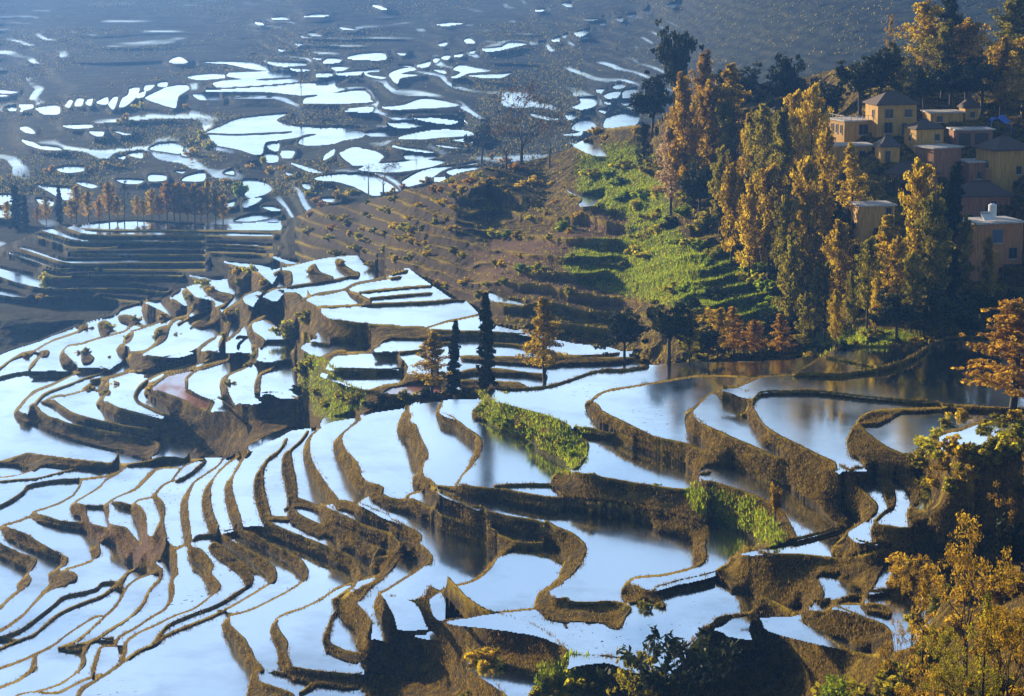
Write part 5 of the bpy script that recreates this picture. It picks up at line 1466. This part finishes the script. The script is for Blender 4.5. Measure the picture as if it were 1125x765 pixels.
tufts('valley_scrub', 22000, dl, .3, 1.0, M_LEAF['olive'], 9)
tufts('valley_thicket', 16000, dl ** 2, .3, 1.2, M_LEAF['dark'], 10)
print('plants', time.time() - T0)
# ---------------------------------------------------------------- village
def plaster(name, a, b, sc_=1.2):
    m, nt = mat(name); out = N(nt, 'ShaderNodeOutputMaterial'); p = N(nt, 'ShaderNodeBsdfPrincipled', i_Roughness=.9)
    pos = N(nt, 'ShaderNodeTexCoord').outputs['Object']
    c = mixc(nt, noise_(nt, pos, sc_, 5, .65), a, b)
    st = N(nt, 'ShaderNodeMapping'); st.inputs['Scale'].default_value = (3, 3, .35); nt.links.new(pos, st.inputs[0])
    r = ramp(nt, [(.42, (0, 0, 0)), (.66, (1, 1, 1))]); nt.links.new(noise_(nt, st.outputs[0], 1.1, 4, .6), r.inputs[0])
    nt.links.new(mixc(nt, mth(nt, 'MULTIPLY', r.outputs[0], .65), c, tuple(x * .4 for x in a)), p.inputs['Base Color'])
    nt.links.new(p.outputs[0], out.inputs[0]); return m
def tiles(name, a, b):
    m, nt = mat(name); out = N(nt, 'ShaderNodeOutputMaterial'); p = N(nt, 'ShaderNodeBsdfPrincipled', i_Roughness=.85)
    pos = N(nt, 'ShaderNodeTexCoord').outputs['Object']
    wv = N(nt, 'ShaderNodeTexWave', i_Scale=2.6, i_Distortion=1.0); wv.bands_direction = 'Z'; nt.links.new(pos, wv.inputs['Vector'])
    c = mixc(nt, noise_(nt, pos, 2.0, 5, .7), a, b); nt.links.new(mixc(nt, mth(nt, 'MULTIPLY', wv.outputs['Fac'], .35), c, tuple(x * .5 for x in a)), p.inputs['Base Color'])
    bp = N(nt, 'ShaderNodeBump', i_Strength=.6, i_Distance=.08); nt.links.new(wv.outputs['Fac'], bp.inputs['Height']); nt.links.new(bp.outputs[0], p.inputs['Normal'])
    nt.links.new(p.outputs[0], out.inputs[0]); return m
def flat(name, c, r=.6, metal=0):
    m, nt = mat(name); out = N(nt, 'ShaderNodeOutputMaterial'); p = N(nt, 'ShaderNodeBsdfPrincipled', i_Roughness=r, i_Metallic=metal)
    pos = N(nt, 'ShaderNodeTexCoord').outputs['Object']
    nt.links.new(mixc(nt, noise_(nt, pos, 1.5, 4), tuple(x * .8 for x in c), c), p.inputs['Base Color']); nt.links.new(p.outputs[0], out.inputs[0]); return m
HM = {'ochre': plaster('ochre_plaster', (.46, .25, .05), (.56, .34, .08)), 'orange': plaster('orange_plaster', (.40, .17, .055), (.48, .22, .08)), 'red': plaster('reddish_mud_brick', (.27, .12, .06), (.36, .18, .09)),
      'tile': tiles('dark_roof_tiles', (.055, .035, .028), (.13, .08, .06)), 'thatch': tiles('old_thatch', (.06, .05, .045), (.14, .11, .09)), 'slab': plaster('pale_concrete', (.42, .40, .38), (.60, .57, .54)),
      'pane': flat('dark_window_glass', (.03, .035, .045), .15), 'bluepane': flat('blue_window_glass', (.07, .12, .22), .2), 'frame': flat('window_frame', (.22, .17, .12)), 'dark': flat('dark_timber', (.05, .035, .025)),
      'tarp': flat('blue_tarpaulin', (.05, .15, .55), .5), 'white': flat('white_paint', (.75, .75, .75)), 'steel': flat('grey_steel', (.35, .35, .36), .4, .6)}
def boxm(mb, x0, x1, y0, y1, z0, z1):
    mb.add([(x0, y0, z0), (x1, y0, z0), (x1, y1, z0), (x0, y1, z0), (x0, y0, z1), (x1, y0, z1), (x1, y1, z1), (x0, y1, z1)],
           [(0, 3, 2, 1), (4, 5, 6, 7), (0, 1, 5, 4), (1, 2, 6, 5), (2, 3, 7, 6), (3, 0, 4, 7)])
def part(name, mb, m, parent, bev=0):
    o = link(bpy.data.objects.new(name, mb.mesh(name, m, False))); o.parent = parent
    return o
def house(name, label, cat_, px, py, w, d, h, rot, wall, roof, wins=(), depth=0, group=None, base=4.0, over=.45, rise=2.2, apex=None, r=None, rails=False):
    rise *= .8
    """front corner-left wall face at y=0, x from -w/2 to w/2, body goes back to y=d; wins = (face, u, z, w, h, glass)"""
    g = ground_at(px, py)
    e = link(bpy.data.objects.new(name, None)); e.location = (g.x, g.y, g.z); rot = rot * .8; e.rotation_euler = (0, 0, R(rot)); e.scale = (.9, .9, .9); tag(e, label, cat_, group)
    mb = MB(); boxm(mb, -w / 2, w / 2, 0, d, -base, h); part('wall', mb, HM[wall], e)
    if roof in ('tile', 'thatch'):
        mb = MB(); o = over; t = .22; ax = (apex or 0); cl = max(0, w / 2 - d / 2) if not apex else max(0, w / 2 - d / 2)
        x0, x1, y0, y1 = -w / 2 - o, w / 2 + o, -o, d + o; ym = d / 2
        V = [(x0, y0, h + .003), (x1, y0, h + .003), (x1, y1, h + .003), (x0, y1, h + .003), (x0, y0, h + t), (x1, y0, h + t), (x1, y1, h + t), (x0, y1, h + t), (-cl - .3, ym, h + t + rise), (cl + .3, ym, h + t + rise)]
        mb.add(V, [(0, 3, 2, 1), (0, 1, 5, 4), (1, 2, 6, 5), (2, 3, 7, 6), (3, 0, 4, 7), (4, 5, 9, 8), (5, 6, 9), (6, 7, 8, 9), (7, 4, 8)])
        ro = part('roof', mb, HM[roof], e)
        mb = MB(); mb.tube([(-cl - .35, ym, h + t + rise + .05), (cl + .35, ym, h + t + rise + .05)], [.16, .16], 6); part('ridge', mb, HM[roof], ro)
    else:
        mb = MB(); o = over; boxm(mb, -w / 2 - o, w / 2 + o, -o, d + o, h + .003, h + .25); ro = part('roof', mb, HM[roof], e)
        if rails:
            for (x, y) in [(-w / 2 + .2 + i * (w - .4) / 5, .05) for i in range(6)] + [(-w / 2 + .05, i * d / 4) for i in range(1, 5)]:
                mb = MB(); boxm(mb, x - .06, x + .06, y - .06, y + .06, h + .25, h + 1.0); part('roof_post', mb, HM['slab'], ro)
            mb = MB(); boxm(mb, -w / 2 + .02, w / 2, .02, .09, h + 1.0, h + 1.06); boxm(mb, -w / 2 + .0, -w / 2 + .07, .1, d, h + 1.0, h + 1.06); part('roof_railing', mb, HM['steel'], ro)
    for (face, u, z, ww, hh, glass) in wins:
        fr = MB(); pa = MB(); t = .09
        def put(m_, u0, u1, z0, z1, out0, out1):
            if face == 'F': boxm(m_, u0, u1, -out1, -out0, z0, z1)
            else: boxm(m_, -w / 2 - out1, -w / 2 - out0, u0, u1, z0, z1)
        nm = 'door' if glass == 'door' else 'window'
        put(fr, u - ww / 2 - t, u - ww / 2, z - t, z + hh + t, .0, .09); put(fr, u + ww / 2, u + ww / 2 + t, z - t, z + hh + t, .0, .09)
        put(fr, u - ww / 2, u + ww / 2, z - t, z, .0, .088); put(fr, u - ww / 2, u + ww / 2, z + hh, z + hh + t, .0, .088)
        if nm == 'window': put(fr, u - .03, u + .03, z, z + hh, .0, .06)
        f_ = part(nm, fr, HM['frame'], e)
        if nm == 'window':
            si = MB(); put(si, u - ww / 2 - .18, u + ww / 2 + .18, z - t - .1, z - t - .003, .0, .16); part('sill', si, HM['slab'], f_)
        put(pa, u - ww / 2, u + ww / 2, z, z + hh, -.03, .035)
        part('pane' if nm == 'window' else 'door_panel', pa, HM['dark' if nm == 'door' else glass], f_)
    return e
VG = 'houses of the hillside village'
house('ochre_house', 'tallest ochre house, two storeys with a hipped tile roof', 'house', 985, 149, 7.6, 6.0, 5.6, 17, 'ochre', 'tile', [('F', -1.6, 3.3, 1.5, 1.5, 'pane'), ('F', 2.2, 3.4, 1.4, 1.3, 'pane'), ('F', -1.7, .5, 1.5, 1.9, 'pane'), ('F', 1.5, .2, .9, 2.0, 'door'), ('L', 2.2, 3.3, .8, 1.3, 'pane')], rise=2.4, r=None)
house('flat_roofed_house', 'flat roofed ochre house with railing and a row of slit windows', 'house', 944, 152, 6.2, 6.5, 3.1, 24, 'ochre', 'slab', [('L', 1.2, .9, .7, 1.5, 'pane'), ('L', 3.0, .9, .7, 1.5, 'pane'), ('L', 4.8, .9, .7, 1.5, 'pane'), ('F', .8, .7, 1.8, 1.8, 'pane')], over=.25, rails=True)
house('slab_roofed_house', 'low house under a thin white slab roof below the railing house', 'house', 938, 176, 6.6, 4.5, 2.5, 10, 'ochre', 'slab', [('F', 1.5, .5, 1.0, 1.1, 'pane')], over=.5)
house('thatched_hut', 'small hut with a steep dark peaked roof left of the village lane', 'house', 978, 178, 3.4, 3.4, 2.6, 12, 'ochre', 'thatch', [('F', -.5, 0, .9, 1.9, 'door')], rise=2.2, over=.35)
house('ochre_house', 'ochre house with a plain dark gable roof in the village centre', 'house', 1021, 174, 5.4, 5.0, 5.2, 20, 'ochre', 'tile', [('F', 1.4, 3.2, .9, 1.1, 'pane'), ('L', 2.5, 3.0, .7, 1.1, 'pane')], rise=1.6, over=.3)
house('reddish_house', 'reddish cube shaped house with a grey slab roof', 'house', 1040, 197, 6.2, 5.0, 5.3, 36, 'red', 'slab', [('L', 1.2, 1.2, .7, 1.8, 'pane'), ('L', 3.2, 1.2, .8, 1.8, 'pane')], over=.35)
house('reddish_house', 'low reddish house with a bright white slab roof', 'house', 1084, 204, 6.8, 4.5, 4.0, 14, 'red', 'slab', [('F', 1.6, 2.0, 1.0, 1.4, 'pane'), ('F', 2.9, 2.0, .6, 1.4, 'pane'), ('F', -1.5, 1.2, .8, 1.2, 'pane')], over=.5)
house('ochre_house', 'ochre house with a brown tiled hip roof at the right edge', 'house', 1112, 210, 7.0, 6.5, 7.2, 28, 'ochre', 'tile', [('F', 1.2, 3.0, 1.0, 1.3, 'pane'), ('L', 3.0, 4.0, .9, 1.2, 'pane')], rise=2.6, over=.6)
house('flat_roofed_house', 'long low pale roofed house behind the dark gable roof', 'house', 1040, 136, 6.4, 4.5, 2.0, 12, 'ochre', 'slab', [('F', -1.4, .4, 1.0, 1.0, 'pane')], over=.3)
house('turret_house', 'small house with a pointed dark roof behind the pale flat roof', 'house', 1068, 132, 2.9, 2.9, 2.2, 16, 'ochre', 'tile', [('F', 0, .5, .8, 1.0, 'pane')], rise=2.3, over=.3)
house('open_shed', 'dark open fronted shed under a white slab roof', 'shed', 1070, 160, 7.0, 4.0, 2.8, 10, 'red', 'slab', [('F', -1.8, .1, 2.2, 2.2, 'door'), ('F', 1.4, .1, 2.6, 2.2, 'door')], over=.4)
house('tile_roofed_house', 'low house under a wide sagging dark tile roof mid village', 'house', 1004, 206, 8.4, 5.5, 2.2, 10, 'red', 'tile', [('F', -2, .3, 1.2, 1.2, 'pane')], rise=2.0, over=.6)
house('tile_roofed_house', 'low house under a broad bluish dark tile roof above the orange house', 'house', 1082, 232, 9.0, 6.0, 2.4, 8, 'red', 'tile', [('F', 1.5, .4, 1.0, 1.2, 'pane')], rise=2.6, over=.6)
house('slab_roofed_house', 'plain ochre walled house with a flat grey slab half hidden by trees', 'house', 964, 250, 6.0, 5.0, 3.6, 14, 'ochre', 'slab', [('F', 1.9, 2.2, .9, 1.1, 'pane')], over=.35)
ORH = house('orange_house', 'tall orange house with a pink flat roof at the lower right of the village', 'house', 1096, 302, 8.6, 6.5, 8.4, 20, 'orange', 'slab', [('F', -.3, 5.3, 1.7, 2.1, 'bluepane'), ('F', 2.6, 2.6, 1.4, 1.7, 'pane'), ('F', 2.4, -.6, 3.0, 2.2, 'door'), ('L', 3.2, 5.2, 1.0, 1.3, 'pane')], over=.4)
house('white_hut', 'tiny white walled hut among the golden trees', 'hut', 856, 137, 2.3, 2.3, 2.9, 14, 'slab', 'tile', [('F', .3, .9, .8, 1.0, 'pane')], rise=.8, over=.2)
house('grey_hut', 'small dim grey hut left of the white hut', 'hut', 838, 142, 3.2, 2.6, 2.4, 14, 'slab', 'tile', [('F', 0, .6, .8, 1.0, 'pane')], rise=1.3, over=.25)
# roof water tank
loc = ORH.matrix_basis @ Vector((.2, 3.0, 8.66))
wt = link(bpy.data.objects.new('water_tank', None)); wt.location = loc; tag(wt, 'white cylinder water tank on the orange house roof', 'water tank')
mb = MB(); mb.tube([(0, 0, .5), (0, 0, .52), (0, 0, 2.2), (0, 0, 2.45)], [.01, .62, .62, .2], 16); part('tank', mb, HM['white'], wt)
mb = MB()
for a in range(4): mb.tube([(.45 * math.cos(a * 1.571 + .8), .45 * math.sin(a * 1.571 + .8), 0), (.45 * math.cos(a * 1.571 + .8), .45 * math.sin(a * 1.571 + .8), .6)], [.05, .05], 4)
part('stand', mb, HM['steel'], wt)
sp = link(bpy.data.objects.new('solar_heater', None)); sp.location = ORH.matrix_basis @ Vector((-1.0, 2.2, 8.66)); sp.rotation_euler = (0, 0, R(20)); tag(sp, 'pale solar water heater panel beside the roof tank', 'solar heater')
mb = MB(); mb.add([(-.9, -.6, .15), (.9, -.6, .15), (.9, .6, 1.0), (-.9, .6, 1.0), (-.9, -.6, .05), (.9, -.6, .05), (.9, .6, .9), (-.9, .6, .9)], [(0, 1, 2, 3), (4, 7, 6, 5), (0, 4, 5, 1), (1, 5, 6, 2), (2, 6, 7, 3), (3, 7, 4, 0)]); part('panel', mb, HM['white'], sp)
mb = MB(); mb.tube([(-1, .65, 1.1), (1, .65, 1.1)], [.2, .2], 10); part('heater_drum', mb, HM['steel'], sp)
# tarpaulin
g = ground_at(1098, 146); tp = MB(); n_ = 8
for i in range(n_ + 1):
    for j in range(n_ + 1): tp.V.append(((i / n_ - .5) * 3.4, (j / n_ - .5) * 3.0, 2.7 + .5 * math.sin(i * .9) * math.cos(j * .8) - .12 * abs(i - 4) - .1 * abs(j - 4)))
for i in range(n_):
    for j in range(n_):
        a = i * (n_ + 1) + j; tp.Q.append((a, a + n_ + 1, a + n_ + 2, a + 1))
for (i, j) in ((0, 0), (0, n_), (n_, 0), (n_, n_)):
    v = tp.V[i * (n_ + 1) + j]; tp.tube([(v[0], v[1], -1), v], [.06, .05], 5)
o = link(bpy.data.objects.new('tarpaulin', tp.mesh('tarpaulin', HM['tarp']))); o.location = g; tag(o, 'blue tarpaulin stretched on poles between two roofs', 'tarpaulin')
print('houses', time.time() - T0)
# ---------------------------------------------------------------- daylight, air, camera
SUN_AZ, SUN_EL = -40.0, 11.2
sc = bpy.context.scene
w = bpy.data.worlds.new('World'); sc.world = w; w.use_nodes = True
nt = w.node_tree; sky = nt.nodes.new('ShaderNodeTexSky'); sky.sky_type = 'NISHITA'; sky.sun_disc = False
sky.sun_elevation = R(SUN_EL); sky.sun_rotation = R(SUN_AZ); sky.altitude = 1600; sky.air_density = 1.0; sky.dust_density = 1.3; sky.ozone_density = 1.5
bg = nt.nodes['Background']; bg.inputs[1].default_value = .085
tc = nt.nodes.new('ShaderNodeTexCoord'); mp = nt.nodes.new('ShaderNodeMapping'); mp.inputs['Scale'].default_value = (1, 1, 3.2); nt.links.new(tc.outputs['Generated'], mp.inputs[0])
r = ramp(nt, [(.44, (0, 0, 0)), (.64, (1, 1, 1))]); nt.links.new(noise_(nt, mp.outputs[0], 6.5, 6, .58), r.inputs[0])
va = nt.nodes.new('ShaderNodeVectorMath'); va.operation = 'MULTIPLY_ADD'; sx = nt.nodes.new('ShaderNodeSeparateXYZ'); nt.links.new(tc.outputs['Generated'], sx.inputs[0])
fy = ramp(nt, [(.1, (0, 0, 0)), (.6, (1, 1, 1))]); nt.links.new(sx.outputs['Y'], fy.inputs[0])
nt.links.new(mixc(nt, fy.outputs[0], (0, 0, 0), r.outputs[0]), va.inputs[0]); va.inputs[1].default_value = (3.2, 3.3, 3.4); nt.links.new(sky.outputs[0], va.inputs[2])
nt.links.new(va.outputs[0], bg.inputs[0])
sl = bpy.data.lights.new('sun', 'SUN'); sl.energy = 5.0; sl.angle = R(.5); sl.color = (1.0, .80, .54)
so = link(bpy.data.objects.new('sun', sl)); so.location = (-200, 200, 200)
sd = Vector((math.sin(R(SUN_AZ)) * math.cos(R(SUN_EL)), math.cos(R(SUN_AZ)) * math.cos(R(SUN_EL)), math.sin(R(SUN_EL))))
so.rotation_euler = sd.to_track_quat('Z', 'Y').to_euler()
if HAZE > 0:
    me = bpy.data.meshes.new('haze'); bm = bmesh.new(); bmesh.ops.create_cube(bm, size=1.0)
    _all = [o.matrix_world @ Vector(c) for o in COL.objects if o.type == 'MESH' and o.name.startswith(('terraced_hillside', 'outer_hills')) for c in o.bound_box]
    lo = Vector([min(v[i] for v in _all) for i in range(3)]) - Vector((20, 80, 1.5)); hi = Vector([max(v[i] for v in _all) for i in range(3)]) + Vector((20, 20, 5)); hi.z = max(hi.z, 128)
    for v in bm.verts: v.co = Vector([(lo[i] + hi[i]) / 2 + v.co[i] * (hi[i] - lo[i]) for i in range(3)])
    bm.to_mesh(me); bm.free()
    m, nt = mat('haze_air'); out = N(nt, 'ShaderNodeOutputMaterial'); vol = N(nt, 'ShaderNodeVolumePrincipled')
    vol.inputs['Color'].default_value = (.14, .38, 1.0, 1); vol.inputs['Density'].default_value = HAZE; vol.inputs['Anisotropy'].default_value = .5
    nt.links.new(vol.outputs[0], out.inputs['Volume']); me.materials.append(m)
    tag(link(bpy.data.objects.new('haze', me)), kind='stuff')
cam = bpy.data.cameras.new('camera'); cam.sensor_width = 36; cam.lens = 36 * F / 1125.0; cam.clip_start = 1; cam.clip_end = 6000
co = link(bpy.data.objects.new('camera', cam)); co.location = (0, 0, ZC); co.rotation_euler = (math.pi / 2 - PITCH, 0, 0)
sc.camera = co
sc.view_settings.view_transform = 'Standard'; sc.view_settings.look = 'None'; sc.view_settings.gamma = 1; sc.view_settings.use_curve_mapping = False
sc.view_settings.exposure = EXPO
sc.render.engine = 'CYCLES'
sc.cycles.max_bounces = 6; sc.cycles.diffuse_bounces = 2; sc.cycles.glossy_bounces = 3; sc.cycles.transmission_bounces = 3; sc.cycles.transparent_max_bounces = 8; sc.cycles.volume_bounces = 0
sc.cycles.use_denoising = True
print('scene', time.time() - T0)
